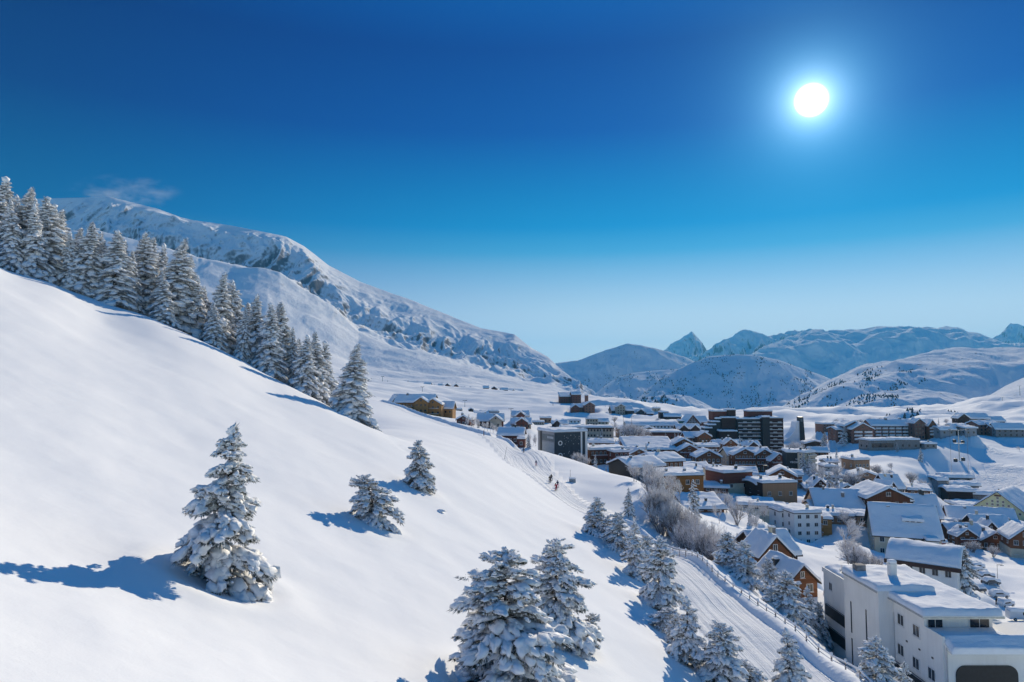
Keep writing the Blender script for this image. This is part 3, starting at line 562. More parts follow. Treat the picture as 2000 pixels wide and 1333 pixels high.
# ------------------------------------------------------------------ trees
def ico(sub):
    bm = bmesh.new(); bmesh.ops.create_icosphere(bm, subdivisions=sub, radius=1)
    v = np.array([p.co[:] for p in bm.verts]); f = np.array([[q.index for q in p.verts] for p in bm.faces]); bm.free(); return v, f
ICO = {1: ico(1), 2: ico(2)}
def blobs(cen, T, B, U, rad, sub, rs, lump=.2, flat=.45):
    """lumpy snow pads: centres, three axes, three radii each"""
    bv, bf = ICO[sub]; n = len(cen)
    k = rs.uniform(1.5, 4.6, (n, 3, 3))*rs.choice([-1, 1], (n, 3, 3)); ph = rs.uniform(0, 6.3, (n, 3))
    d = 1+lump*np.sin(np.einsum('vj,nkj->nvk', bv, k)+ph[:, None, :]).sum(-1)/1.5
    q = bv[None]*d[..., None]; z = q[..., 2]; q[..., 2] = np.where(z < 0, z*flat, z)
    q = q*rad[:, None, :]
    v = cen[:, None, :]+q[..., :1]*T[:, None, :]+q[..., 1:2]*B[:, None, :]+q[..., 2:]*U[:, None, :]
    f = bf[None]+(np.arange(n)*len(bv))[:, None, None]
    return v.reshape(-1, 3), f.reshape(-1, 3)
def sprays(p, d, ln, wd, rs):
    """thin tapered needle sprays"""
    n = len(p); s = np.cross(d, rs.normal(size=(n, 3))); s /= np.linalg.norm(s, axis=1)[:, None]+1e-9
    v = np.stack([p-s*wd[:, None]*.5, p+s*wd[:, None]*.5, p+d*ln[:, None]], 1).reshape(-1, 3)
    return v, np.arange(n*3).reshape(n, 3)
def tubes(p0, p1, r0, r1, k=5):
    p0, p1 = np.asarray(p0, float), np.asarray(p1, float); n = len(p0); d = p1-p0; d /= np.linalg.norm(d, axis=1)[:, None]+1e-9
    a = np.cross(d, np.where(np.abs(d[:, 2:]) > .9, [[1., 0, 0]], [[0, 0, 1.]])); a /= np.linalg.norm(a, axis=1)[:, None]; b = np.cross(d, a)
    an = np.arange(k)*2*math.pi/k; ring = np.cos(an)[None, :, None]*a[:, None, :]+np.sin(an)[None, :, None]*b[:, None, :]
    v = np.concatenate([p0[:, None]+ring*np.asarray(r0)[:, None, None], p1[:, None]+ring*np.asarray(r1)[:, None, None]], 1).reshape(-1, 3)
    i = np.arange(k); f = np.stack([i, (i+1) % k, (i+1) % k+k, i+k], -1)
    return v, (f[None]+(np.arange(n)*2*k)[:, None, None]).reshape(-1, 4)
def conifer(seed, Hh, Rd, nb, sub=2, prof=.8, snow=1.0, nsp=46, up=.35, lean=0., gap=.0, tops=1, base=.05, clus=1.0, lmin=.6, pad=.82, dens=3.2, needles='needles', lump=.2, rj=.12, vr=.62, lw=.16, crumbs=0):
    """returns meshes trunk, needles, snow; height Hh, lowest boughs reach Rd"""
    rs = np.random.RandomState(seed); G_ = 2.399963
    cen, T, rad, bough0, bough1, br = [], [], [], [], [], []
    axis = lambda z: np.array([lean*Hh*(z/Hh)**1.6+.03*Hh*math.sin(seed+z/Hh*3)*(z/Hh), .02*Hh*math.sin(seed*2+z/Hh*4)*(z/Hh), z])
    for i in range(nb):
        f = base+(.985-base)*((i+.5)/nb)**.86; az = i*G_+rs.uniform(-.5, .5)
        if rs.rand() < gap: continue
        L = Rd*((1-f)**prof+.035)*rs.uniform(lmin, 1.18)*(1+.15*math.sin(2*az+seed)); z = f*Hh
        h = np.array([math.cos(az), math.sin(az), 0]); rise = up*(f-.35)*1.3+rs.uniform(-rj, rj); dr = .55*(1-f)+.15
        o = axis(z); pt = lambda s: o+h*L*s*(1-.1*s)+np.array([0, 0, L*(rise*s-dr*s*s*.8)])
        bough0.append(o); bough1.append(pt(.7)); br.append(.012*Hh*(1-f)**.7*.5+.008)
        nc = max(2, int(round(2+L/(.16*Hh)*dens)))
        for k in range(nc):
            s = .3+.7*(k+.6)/nc if nc > 1 else .8
            sd_ = np.array([-h[1], h[0], 0]); off = rs.uniform(-.36, .36)*L*s*.85*clus
            p = pt(s)+sd_*off+np.array([0, 0, -abs(off)*.28+rs.normal()*.02*Hh*.2])
            t = pt(min(1.05, s+.1))-pt(s-.1)+sd_*off*.25; t /= np.linalg.norm(t)
            c = (.055*Hh*(1-f)**.35*.62+lw*L)*rs.uniform(.5, 1.25)*pad
            cen.append(p); T.append(t); rad.append((c*1.25, c*.85*rs.uniform(.8, 1.2), c*vr*rs.uniform(.7, 1.3)))
    for kk in range(tops):
        p = axis(Hh*(.975-.03*kk)); c = .026*Hh; cen.append(p); T.append(np.array([.3, .1, .95])/1.0); rad.append((c*1.5, c*.9, c*.8))
    cen, T, rad = np.array(cen), np.array(T), np.array(rad); T /= np.linalg.norm(T, axis=1)[:, None]; n = len(cen)
    B = np.cross(np.array([[0, 0, 1.]]), T); B /= np.linalg.norm(B, axis=1)[:, None]+1e-9; U = np.cross(T, B)
    # needles: hang round and below each pad
    m = rs.randint(int(nsp*.7), int(nsp*1.3), n); idx = np.repeat(np.arange(n), m); q = rs.normal(size=(len(idx), 3)); q /= np.linalg.norm(q, axis=1)[:, None]
    q[:, 2] = np.where(q[:, 2] > .35, -q[:, 2]*.6, q[:, 2]); rr = rs.uniform(.35, 1.0, len(idx))[:, None]
    loc = lambda w: w[:, :1]*T[idx]+w[:, 1:2]*B[idx]+w[:, 2:]*U[idx]
    p = cen[idx]+loc(q*rad[idx]*rr*np.array([[1.0, 1.05, .9]]))-np.array([[0, 0, 1.]])*rad[idx, 2:3]*.25
    d = loc(q*np.array([[1, 1, .7]]))+.7*T[idx]+np.array([[0, 0, -.25]]); d /= np.linalg.norm(d, axis=1)[:, None]
    ln = rad[idx, 0]*rs.uniform(.35, .8, len(idx)); wd = ln*rs.uniform(.16, .3, len(idx))
    nv, nf = sprays(p, d, ln, wd, rs)
    keep = rs.rand(n) < snow
    sc_ = rs.uniform(.75, 1.1, n)[:, None]
    sv, sf = blobs((cen+U*rad[:, 2:]*.18)[keep], T[keep], B[keep], U[keep], (rad*sc_*np.array([[1, 1, .9]]))[keep], sub, rs, lump)
    if crumbs:
        qi = rs.choice(len(idx), crumbs); tip = p[qi]+d[qi]*ln[qi][:, None]*rs.uniform(.3, .95, (crumbs, 1)); e = np.eye(3)
        cv, cf = blobs(tip, np.repeat(e[:1], crumbs, 0), np.repeat(e[1:2], crumbs, 0), np.repeat(e[2:], crumbs, 0), (rs.uniform(.004, .0105, (crumbs, 1))*Hh)*rs.uniform(.7, 1.4, (crumbs, 3)), 1, rs, .3, .8)
        sf = np.concatenate([sf, cf+len(sv)]); sv = np.concatenate([sv, cv])
    zs = np.linspace(-.06*Hh, Hh*.97, 9); ax = np.array([axis(max(z, 0)) if z > 0 else np.array([0, 0, z]) for z in zs]); r = .019*Hh*(1-np.clip(zs, 0, None)/Hh)**.9+.012
    tv, tf = tubes(np.concatenate([ax[:-1], bough0]), np.concatenate([ax[1:], bough1]), np.concatenate([r[:-1], br]), np.concatenate([r[1:], np.array(br)*.4]), 6)
    return (mesh_np('trunk', tv, tf, M['bark']), mesh_np('crown', nv, nf, M[needles], False), mesh_np('snow_load', sv, sf, M['snow_tree']))
def bare_tree(seed, Hh, spread, levels=4, stems=1, mat='twig', droop=0., mn=.016):
    rs = np.random.RandomState(seed); S0, S1, A0, A1, B0, B1, c0, c1 = [], [], [], [], [], [], [], []
    def grow(p, d, L, r, lv):
        n = 3 if lv < levels else 2
        for k in range(n):
            d2 = d+rs.normal(size=3)*.13+np.array([0, 0, .06-droop*lv*.05]); d2 /= np.linalg.norm(d2); q = p+d2*L/n
            (A0 if lv < 2 else B0).append(p); (A1 if lv < 2 else B1).append(q); (c0 if lv < 2 else S0).append(r*(1-.22*k/n*2)); (c1 if lv < 2 else S1).append(r*(1-.22*(k+1)/n*2))
            if lv < levels and (k > 0 or lv > 0):
                for _ in range(2 if lv else 3):
                    az = rs.uniform(0, 6.3); s = np.cross(d2, np.array([math.cos(az), math.sin(az), .2])); s /= np.linalg.norm(s)+1e-9
                    e = d2*rs.uniform(.5, .8)+s*rs.uniform(.45, .9)*spread; e /= np.linalg.norm(e); grow(q, e, L*rs.uniform(.5, .72), r*.55, lv+1)
            p, d = q, d2
        if lv < levels: grow(p, d, L*.6, r*.6, lv+1)
    for s in range(stems):
        a = rs.uniform(0, 6.3); o = np.array([math.cos(a), math.sin(a), 0])*(.1*Hh*rs.rand() if stems > 1 else 0)
        dd = np.array([math.cos(a)*.25, math.sin(a)*.25, 1.]) if stems > 1 else np.array([rs.normal()*.05, rs.normal()*.05, 1.])
        grow(o-np.array([0, 0, .3]), dd/np.linalg.norm(dd), Hh*.5*rs.uniform(.85, 1.1), .014*Hh+.02, 0)
    tv, tf = tubes(A0, A1, np.maximum(c0, mn*2), np.maximum(c1, mn*1.5), 6); bv, bf = tubes(B0, B1, np.maximum(S0, mn), np.maximum(S1, mn*.8), 3)
    return mesh_np('trunk', tv, tf, M['twig_dark']), mesh_np('crown', bv, bf, M[mat])

def joined(meshes):
    bm = bmesh.new(); me = bpy.data.meshes.new('tree')
    for i, m_ in enumerate(meshes):
        n0 = len(bm.faces); bm.from_mesh(m_); bm.faces.ensure_lookup_table(); me.materials.append(m_.materials[0])
        for f_ in bm.faces[n0:]: f_.material_index = i
    bm.to_mesh(me); bm.free(); return me
def put_tree(kind, meshes, loc, sx, sz, rz, label, cat, group=None):
    if isinstance(meshes, bpy.types.Mesh):
        o = link(kind, meshes, None, loc, rz); o.scale = (sx, sx, sz); return tag(o, label, cat, group)
    o = empty(kind, loc, label, cat, group, rz); o.scale = (sx, sx, sz)
    for nm, me in zip(('trunk', 'crown', 'snow_load'), meshes): link(nm, me, o)
    return o
# hero firs on the open slope (unit meshes in metres)
rnd = random.Random(4)
HK = dict(lmin=.40, pad=.58, dens=7.5, lump=.36, rj=.34, vr=.8, lw=.115, crumbs=2600)
HERO = [conifer(11, 7.6, 2.5, 125, 2, .72, .93, 52, .5, .015, .12, 2, **HK), conifer(12, 7.2, 3.0, 140, 2, .55, .95, 52, .55, -.02, .10, 4, .03, **HK),
        conifer(13, 7.0, 2.6, 120, 2, .55, .94, 52, .6, .03, .12, 3, .03, **HK), conifer(14, 4.0, 1.9, 100, 2, .45, .95, 52, .65, -.16, .04, 4, .03, **HK)]
SPR = [conifer(21+i, 15., (3.0, 3.4, 2.7, 3.2)[i], (190, 200, 180, 185)[i], 1, .80, .97, 34, .25, .006*(i-1), .08, 2, .03, 1.15, lmin=.5, pad=.74, dens=4.2, needles='needles_frost', lump=.3) for i in range(4)]
MID = [conifer(31+i, 8., (2.2, 2.5, 1.9)[i], 85, 1, .7, .93, 34, .4, .02*(i-1), .1, 2, .03, lmin=.5, pad=.72, dens=4.2, lump=.3) for i in range(3)]
TINY = [conifer(41+i, 8., (2.0, 1.7)[i], 34, 1, .75, .55, 26, .3, 0, .1, 1, .03) for i in range(2)]; TINY = [joined(t_) for t_ in TINY]
def base_at(px, py): return hit(px, py)
def fir(meshes, H0, px, py, hpx, wid, label, group=None, rz=None, Y=None, sink=.25, kind='fir_tree', cat='fir tree'):
    b = base_at(px, py) if Y is None else None
    if b is None: a, t = AT(px, py); b = Vector((a*Y, Y, gz(a*Y, Y)))
    if meshes in HERO and b.y < 125 and Y is None: WELLS.append((b.x, b.y, wid*hpx*b.y/F*.30))
    h = hpx*b.y/F*1.02; sz = h/H0; sx = sz*wid
    return put_tree(kind, meshes, (b.x, b.y, b.z-sink*sz), sx, sz, rnd.uniform(0, 6.28) if rz is None else rz, label, cat, group)
GS = 'snow laden firs on the open slope'
fir(HERO[0], 7.6, 432, 1135, 300, 1.14, 'tall lone snow laden fir casting a long blue shadow on the open slope', GS, .4)
fir(HERO[1], 7.2, 990, 1368, 280, 1.32, 'bushy snow heaped fir in front at the bottom edge, nearest of the pair', GS, 1.2)
fir(HERO[2], 7.0, 1090, 1250, 188, 1.2, 'fir standing close behind the bushy one at the bottom edge', GS, 2.2)
fir(HERO[3], 4.0, 1145, 1262, 62, 1.0, 'small snow buried fir sapling at the foot of the bottom edge pair', GS, 3.0)
fir(HERO[3], 4.0, 732, 1022, 96, 1.18, 'short leaning snow bowed fir in the middle of the open slope', GS, .3)
fir(HERO[2], 7.0, 820, 955, 93, 1.15, 'narrow snowy fir highest up the open slope with a round tip', GS, 4.1)
GT = 'firs lining the groomed track'
for j, (px, py, h, w_, lb) in enumerate([(1163,1046,68,1.0,'topmost squat fir of the row left of the groomed track'), (1207,1078,70,.95,'fir just below the squat topmost one beside the track'),
        (1243,1128,100,.9,'plump fir uphill of the fir next to the skier'), (1288,1188,128,.8,'fir with drooping snowy arm next to the skier on the track'),
        (1342,1298,118,.85,'tall fir by the track with a low snow mound at its side'), (1292,1232,42,1.3,'low snow buried fir mound on the track edge'),
        (1408,1345,116,.95,'fir at the bottom edge left of the groomed tracks'), (1468,1345,48,1.2,'small round fir at the bottom edge beside the taller one'), (1542,1362,118,.8,'slender open fir at the bottom edge right in the track'), (1190,1060,48,1.1,'small fir wedged behind the squat topmost one by the track'), (1262,1118,66,.9,'frosted fir half hidden behind the plump one by the track'), (1318,1262,56,1.0,'half buried fir just above the tall one with the snow mound')]):
    fir(HERO[(2, 1, 0, 2, 0, 3, 1, 3, 0, 2, 1, 2)[j]], (7., 7.2, 7.6, 7., 7.6, 4., 7.2, 4., 7.6, 7., 7.2, 7.)[j], px, py, h*1.06, w_*1.22, lb, GT, j*1.7+.5)
fir(MID[0], 8, 1228, 1010, 56, .95, 'single light frosted fir between the track and the thicket', GT, 1.)
# row of spruces behind the shoulder of the slope: (px, top py, distance, width)
RID = [(-38,372,121,1.0),(8,348,124,1.05),(26,392,119,.9),(48,366,128,1.05),(72,402,122,.9),(92,386,126,1.1),(118,410,130,1.0),(140,452,126,.8),(172,434,128,1.05),(205,470,131,.85),(228,448,129,1.25),(262,492,133,.8),(290,454,138,1.1),(318,478,142,.7),(322,532,130,1.05),(345,468,137,1.2),(388,540,139,.95),(418,592,132,.85),(434,533,137,1.05),(460,547,142,.9),(476,600,134,.7),(504,577,137,.95),(529,591,132,1.0),(552,592,137,.95),(575,640,136,.7),(598,656,131,1.1),(620,649,135,1.05),(687,672,124,1.3)]
ORD = 'first second third fourth fifth sixth seventh eighth ninth tenth eleventh twelfth thirteenth fourteenth fifteenth sixteenth seventeenth eighteenth nineteenth twentieth'.split()
for j, (px, top, Y, w_) in enumerate(RID):
    a, t = AT(px, top); x = a*Y; z = gz(x, Y)-.4; h = t*Y-z; k = j % 4
    lab = ('last and lowest spruce of the ridge row, standing alone at its end' if j == len(RID)-1 else
           f'snow coated spruce in the ridge row, {ORD[j]} from its upper end' if j < 20 else f'snow coated spruce in the ridge row, {ORD[len(RID)-1-j]} above the lone last one')
    put_tree('spruce_tree', SPR[k], (x, Y, z), h/15*w_*1.28*(1.0 if h > 11 else 1.1), h/15, j*2.1, lab, 'spruce', 'spruces along the ridge of the slope')
RB = [(-10,366,136),(36,380,140),(62,388,140),(106,400,144),(156,446,142),(190,452,146),(246,470,146),(275,470,148),(304,466,150),(360,500,150),(404,560,148),(447,556,150),(490,592,148),(541,596,146),(588,662,146),(634,668,146)]
for j, (px, top, Y) in enumerate(RB):
    a, t = AT(px, top); x = a*Y; z = gz(x, Y)-.4; h = t*Y-z
    put_tree('spruce_tree', SPR[(j+2) % 4], (x, Y, z), h/15*1.3, h/15, j*1.3+.7, f'spruce in the rear rank behind the ridge row, {ORD[j]} from the upper end', 'spruce', 'spruces along the ridge of the slope')
# firs between fence and village
GV = 'firs beside the fence and chalets'
for j, (px, py, h, w_, Y, lb) in enumerate([(1422,1132,66,1.1,112,'broad fir leftmost behind the wooden fence'), (1452,1148,74,1.1,108,'dark fir right behind the fence next to the broad one'), (1470,1090,60,1.0,125,'fir with pale top in front of the big timber chalet'),
        (1500,1130,70,.8,118,'slim fir in front of the big timber chalet'), (1535,1222,82,1.1,100,'stout fir just behind the lower fence'), (1575,1190,72,.9,112,'fir in front of the smaller timber chalet'), (1600,1205,60,.8,114,'dark fir squeezed against the white building'),
        (1718,1350,96,1.05,66,'bushy fir in front of the white building at the bottom edge'), (1768,1352,96,.85,67,'narrower fir in front of the white building at the bottom edge'), (1505,1200,30,1.3,100,'snow smothered young fir on the fence bank'),
        (1885,1162,92,.95,160,'tall dark fir beside the glass end of the white curved roof house'), (1872,1150,60,.8,168,'fir behind the tall dark one by the parking'), (1355,1015,70,.85,190,'frosted fir against the shaded shed roof'), (1280,945,50,.5,215,'thin fir before the steep roofed dark hotel'),
        (1295,975,55,.6,205,'fir at the left corner of the honey wood house'), (1478,1070,45,.7,170,'small fir above the timber chalet roof')]):
    if Y < 130: fir(HERO[(1, 2, 0)[j % 3]], (7.2, 7., 7.6)[j % 3], px, py, h*1.08, w_*(1.2 if j not in (6,) else .9), lb, GV, j*1.3, Y=Y)
    else: fir(MID[j % 3], 8, px, py, h, w_*1.15, lb, GV, j*1.3, Y=Y)
for j, (px, py, h, w_, Y) in enumerate([(1163,905,30,.8,262),(1193,908,20,.8,262),(1184,908,16,.8,266),(1650,880,34,1.3,520),(1612,870,30,1.2,545),(1608,875,26,1.1,535),(1634,892,20,.9,450),(1620,955,44,.9,285),(1634,956,38,.9,284),(1570,925,40,.8,335),(1582,928,34,.8,332),(1752,876,20,.9,462),(1798,882,26,.9,440),(1220,858,36,.7,470),(1212,870,34,.7,420),(1175,848,24,.8,475),(1300,854,22,.7,478),(1318,854,22,.7,478),(1325,854,22,.7,478),(1262,884,26,.5,385),(1445,862,40,.4,440),
        (1425,950,30,.8,300),(1390,955,20,.8,290),(1690,970,26,.9,270),(1694,990,40,.7,258),(1820,975,22,.8,300),(1826,965,20,.8,310),(1500,1045,30,.8,190),(1440,1062,44,.9,160),(1465,1020,34,.8,215),(1032,862,26,.8,320),(910,830,18,1.2,425),(922,833,16,1.0,420),(935,836,16,1.0,415),(1198,782,8,.8,900),(1205,784,7,.8,900),(1172,790,7,.8,920),(1182,793,8,.8,915),(1190,798,10,1.0,905),(1196,796,9,1.0,905),(1233,792,5,.9,930),(1212,782,5,.9,940),(1915,822,14,.8,650),(1833,826,18,.6,620),(1682,962,26,.8,290),(1588,990,24,.9,260)]):
    fir(TINY[j % 2] if h < 26 else MID[j % 3], 8, px, py, h, w_, 'small snow dusted fir standing among the village houses', 'firs among the village houses', j*.9, Y=Y)
for j, (px, py, h, Y) in enumerate([(765,740,4,1350),(741,742,5,1340),(734,736,4,1400),(759,733,4,1420),(797,743,4,1350),(842,745,5,1400),(848,745,5,1400),(891,742,4,1450),(725,741,5,1300),(757,752,4,1250),(1080,790,7,900),(1163,786,7,920),(1150,790,6,900)]):
    fir(TINY[j % 2], 8, px, py, h, 1.1, 'tiny dark fir dotted on the far white pasture', 'firs on the far pasture', j*.9, Y=Y)
# bare frosted trees and thickets
BT = [bare_tree(51+i, 8., (.55, .65, .40, .34)[i], (3, 3, 2, 2)[i], (1, 2, 11, 13)[i], 'twig', 0., (.03, .03, .03, .03)[i]) for i in range(4)]
BS_ = [bare_tree(61+i, 5., .75, 2, 13, 'twig', 0., .028) for i in range(2)]
def bare(k, px, py, h, Y, label, group, w_=1.0, kind='bare_tree', cat='bare tree'):
    a, t = AT(px, py); ms, H0 = (BT[k], 8.) if k < 4 else (BS_[k-4], 5.)
    s = h*Y/F/H0*1.05; put_tree(kind, ms, (a*Y, Y, gz(a*Y, Y)-.1), s*w_, s, rnd.uniform(0, 6.28), label, cat, group)
rb = random.Random(8)
THK = [(1270+rb.uniform(0, 150), 0) for _ in range(0)]
for j in range(24):
    u = j/23; px = 1278+u*148+rb.uniform(-9, 9); py = 1058+u*62+rb.uniform(-26, 6); Y = 150-u*28+rb.uniform(-8, 10)
    bare((2, 3)[j % 2], px, py, rb.uniform(54, 80), Y, 'grey frosted leafless tree in the dense thicket below the honey wood house', 'leafless thicket between fence and village', .8)
for j, (px, py, h, Y) in enumerate([(1238,968,34,178),(1243,970,34,178),(1260,980,48,172),(1267,992,60,165),(1277,945,30,205),(1290,1000,50,170),(1310,990,48,172),(1328,1010,44,170),(1420,1010,40,215),(1440,1020,46,205),(1462,1015,44,215),(1478,1030,40,205),(1405,1030,36,190),(1490,1010,36,225),(1400,995,30,235)]):
    bare((0, 1, 0, 1, 2)[j % 5], px, py, h, Y, 'slender bare frosted tree standing apart on the snow near the thicket', 'slender frosted trees above the thicket', .8)
for j, (px, py, h, Y) in enumerate([(1128,900,26,270),(1136,904,24,268),(1145,908,20,266),(1122,896,20,272)]):
    bare(2, px, py, h, Y, 'bare frosted sapling in front of the dark blue block', 'saplings before the dark blue block', .9)
for j in range(30):
    px = 912+j*4.6+rb.uniform(-2, 2); py = 836+j*.75+rb.uniform(-1, 3)
    bare((0, 1)[j % 2], px, py, rb.uniform(14, 22), 415-j*1.5, 'frosted poplar in the row below the honey timber lodge', 'frosted poplars in a row', .55)
for j, (px, py, h, Y) in enumerate([(1650,1040,60,205),(1662,1075,55,185),(1672,1085,50,180),(1690,1095,44,178),(1705,1098,44,176),(1655,1010,34,225),(1668,1018,30,215),(1640,1000,30,235),(1700,1005,26,232),(1580,1000,30,240),(1592,1010,28,235),(1650,915,26,370),(1710,915,24,365),(1735,940,30,330),(1660,940,34,320),(1672,948,34,310),(1640,935,34,330),(1765,960,24,310),(1800,940,22,360),(1780,935,22,370),(1600,930,36,320),(1606,940,30,318),(1900,1082,24,228),(1940,1085,22,225),(1870,1092,22,220),(1860,1098,20,222),(1740,905,14,400),(1560,880,24,520),(1552,878,26,530),(1545,884,24,510),(1575,890,18,480),(1660,842,12,700),(1680,838,12,720),(1700,836,12,740),(1720,836,10,760),(1650,838,12,740),(1635,838,14,720),(1690,830,10,800),(1870,832,14,640),(1880,838,12,600),(1990,862,10,520),(1850,838,12,640),(1255,850,30,470),(1232,855,36,460),(1240,856,34,455),(1210,855,30,480),(1285,825,14,680),(1320,826,14,700),(1200,822,12,700)]):
    bare((0, 1, 4, 2, 5)[j % 5], px, py, h, Y, 'white frosted leafless tree beside the village houses', 'frosted trees between the village houses', 1.1)
# ------------------------------------------------------------------ buildings
plain_side = {'grey': plain('dark_grey_band', (.16, .18, .19), .7, 1, .2), 'white': plain('pale_grey_band', (.42, .43, .43), .7, 1, .15)}
_wc = {}
def cached(key, fn):
    if key not in _wc: _wc[key] = fn()
    return _wc[key]
def window(root, loc, yaw, ww, wh, far, frame='frame_white'):
    ww, wh = round(ww, 1), round(wh, 1)
    if far:
        return link('window', cached(('wf', ww, wh), lambda: MB().box(-ww/2, ww/2, -.05, .1, 0, wh).mesh('window', M['glass'])), root, loc, yaw)
    def mk():
        m = MB(); b = .09
        m.box(-ww/2, ww/2, -.07, .1, 0, b); m.box(-ww/2, ww/2, -.07, .1, wh-b, wh)
        m.box(-ww/2, -ww/2+b, -.069, .1, b, wh-b); m.box(ww/2-b, ww/2, -.069, .1, b, wh-b); m.box(-.03, .03, -.066, .1, b, wh-b); m.box(-ww/2-.1, ww/2+.1, -.17, .1, -.08, -.004)
        return m.mesh('window', M[frame])
    o = link('window', cached(('w', ww, wh, frame), mk), root, loc, yaw)
    link('pane', cached(('p', ww, wh), lambda: MB().box(-ww/2+.05, ww/2-.05, -.035, .12, .05, wh-.05).mesh('pane', M['glass'])), o)
    return o
def balcony(root, loc, yaw, w, mat, far):
    key = ('b', round(w, 1), mat)
    def mk():
        m = MB(); w_ = round(w, 1); m.box(-w_/2, w_/2, -1.15, .05, -.18, 0); m.box(-w_/2, w_/2, -1.15, -1.05, .003, .95)
        m.box(-w_/2, -w_/2+.08, -1.047, .05, .003, .95); m.box(w_/2-.08, w_/2, -1.047, .05, .003, .95); return m.mesh('balcony', M[mat])
    o = link('balcony', cached(key, mk), root, loc, yaw)
    link('balcony_snow', cached(('bs', round(w, 1)), lambda: MB().box(-round(w, 1)/2-.03, round(w, 1)/2+.03, -1.19, -.98, .953, 1.17).mesh('balcony_snow', M['snow_far'], True, .06)), o)
    return o
def chimney(root, loc, yaw, s, h, mat='stone'):
    o = link('chimney', MB().box(-s/2, s/2, -s/2, s/2, -1.5, h).box(-s/2-.08, s/2+.08, -s/2-.08, s/2+.08, h+.003, h+.15).mesh('chimney', M[mat]), root, loc, yaw)
    link('chimney_snow', MB().box(-s/2-.05, s/2+.05, -s/2-.05, s/2+.05, h+.154, h+.154+s*.55).mesh('chimney_snow', M['snow_far'], True, s*.2), o)
def roof_snow(prof, q0, q1, axis, th, seed, o):
    prof = np.array(prof, float); L = np.concatenate([[0], np.cumsum(np.linalg.norm(np.diff(prof, axis=0), axis=1))])
    nu, nv = 26, 22
    e1 = .5-.5*np.cos(np.linspace(0, math.pi, nu)); u = (e1*.5+np.linspace(0, 1, nu)*.5)*L[-1]
    e2 = .5-.5*np.cos(np.linspace(0, math.pi, nv)); v = q0+(e2*.6+np.linspace(0, 1, nv)*.4)*(q1-q0)
    p = np.interp(u, L, prof[:, 0]); z = np.interp(u, L, prof[:, 1])
    for _ in range(2): z[1:-1] = (z[:-2]+2*z[1:-1]+z[2:])/4*.7+z[1:-1]*.3
    z = np.maximum(z, np.interp(u, L, prof[:, 1]))
    UU, VV = np.meshgrid(u, v, indexing='ij')
    ed = np.minimum(np.minimum(UU, L[-1]-UU), np.minimum(VV-q0, q1-VV)); k = np.clip(ed/(th*.75), 0, 1); rnd_ = np.sqrt(1-(1-k)**2)
    nz = 1+.3*fbm(UU*.28+seed*7.3, VV*.28+seed*3.1, 4, seed % 50)+.12*fbm(UU*1.1+seed, VV*1.1, 3, seed % 41)
    sag = 1+.25*np.exp(-np.minimum(UU, L[-1]-UU)/2.)
    Z = z[:, None]+th*rnd_*nz*sag-.12*(k < .01)
    # overhanging lip curls out over the eaves
    out = .22*th*np.sin(np.clip(ed/(th*.75), 0, 1)*math.pi)
    P_ = p[:, None]+out*np.where(UU < th, -1, np.where(UU > L[-1]-th, 1, 0)); V_ = VV+out*np.where(VV < q0+th, -1, np.where(VV > q1-th, 1, 0))
    xyz = np.stack([P_, V_, Z] if axis == 'x' else [V_, P_, Z], -1).reshape(-1, 3)
    f = grid_faces(nu, nv)
    if axis == 'x': f = f[:, ::-1]
    return mesh_np('roof_snow', xyz, f, M['snow_roof'])
SEED = [1]
def text_part(root, s, loc, yaw, size, mat, name='lettering'):
    cu = bpy.data.curves.new(name, 'FONT'); cu.body = s; cu.size = size; cu.extrude = .03; cu.align_x = 'RIGHT'
    t_ = bpy.data.objects.new(name, cu); C.objects.link(t_); me = bpy.data.meshes.new_from_object(t_.evaluated_get(bpy.context.evaluated_depsgraph_get())); bpy.data.objects.remove(t_); me.materials.clear(); me.materials.append(M[mat]); o = bpy.data.objects.new(name, me); C.objects.link(o); o.parent = root; o.location = loc; o.rotation_euler = (R(90), 0, yaw); return o
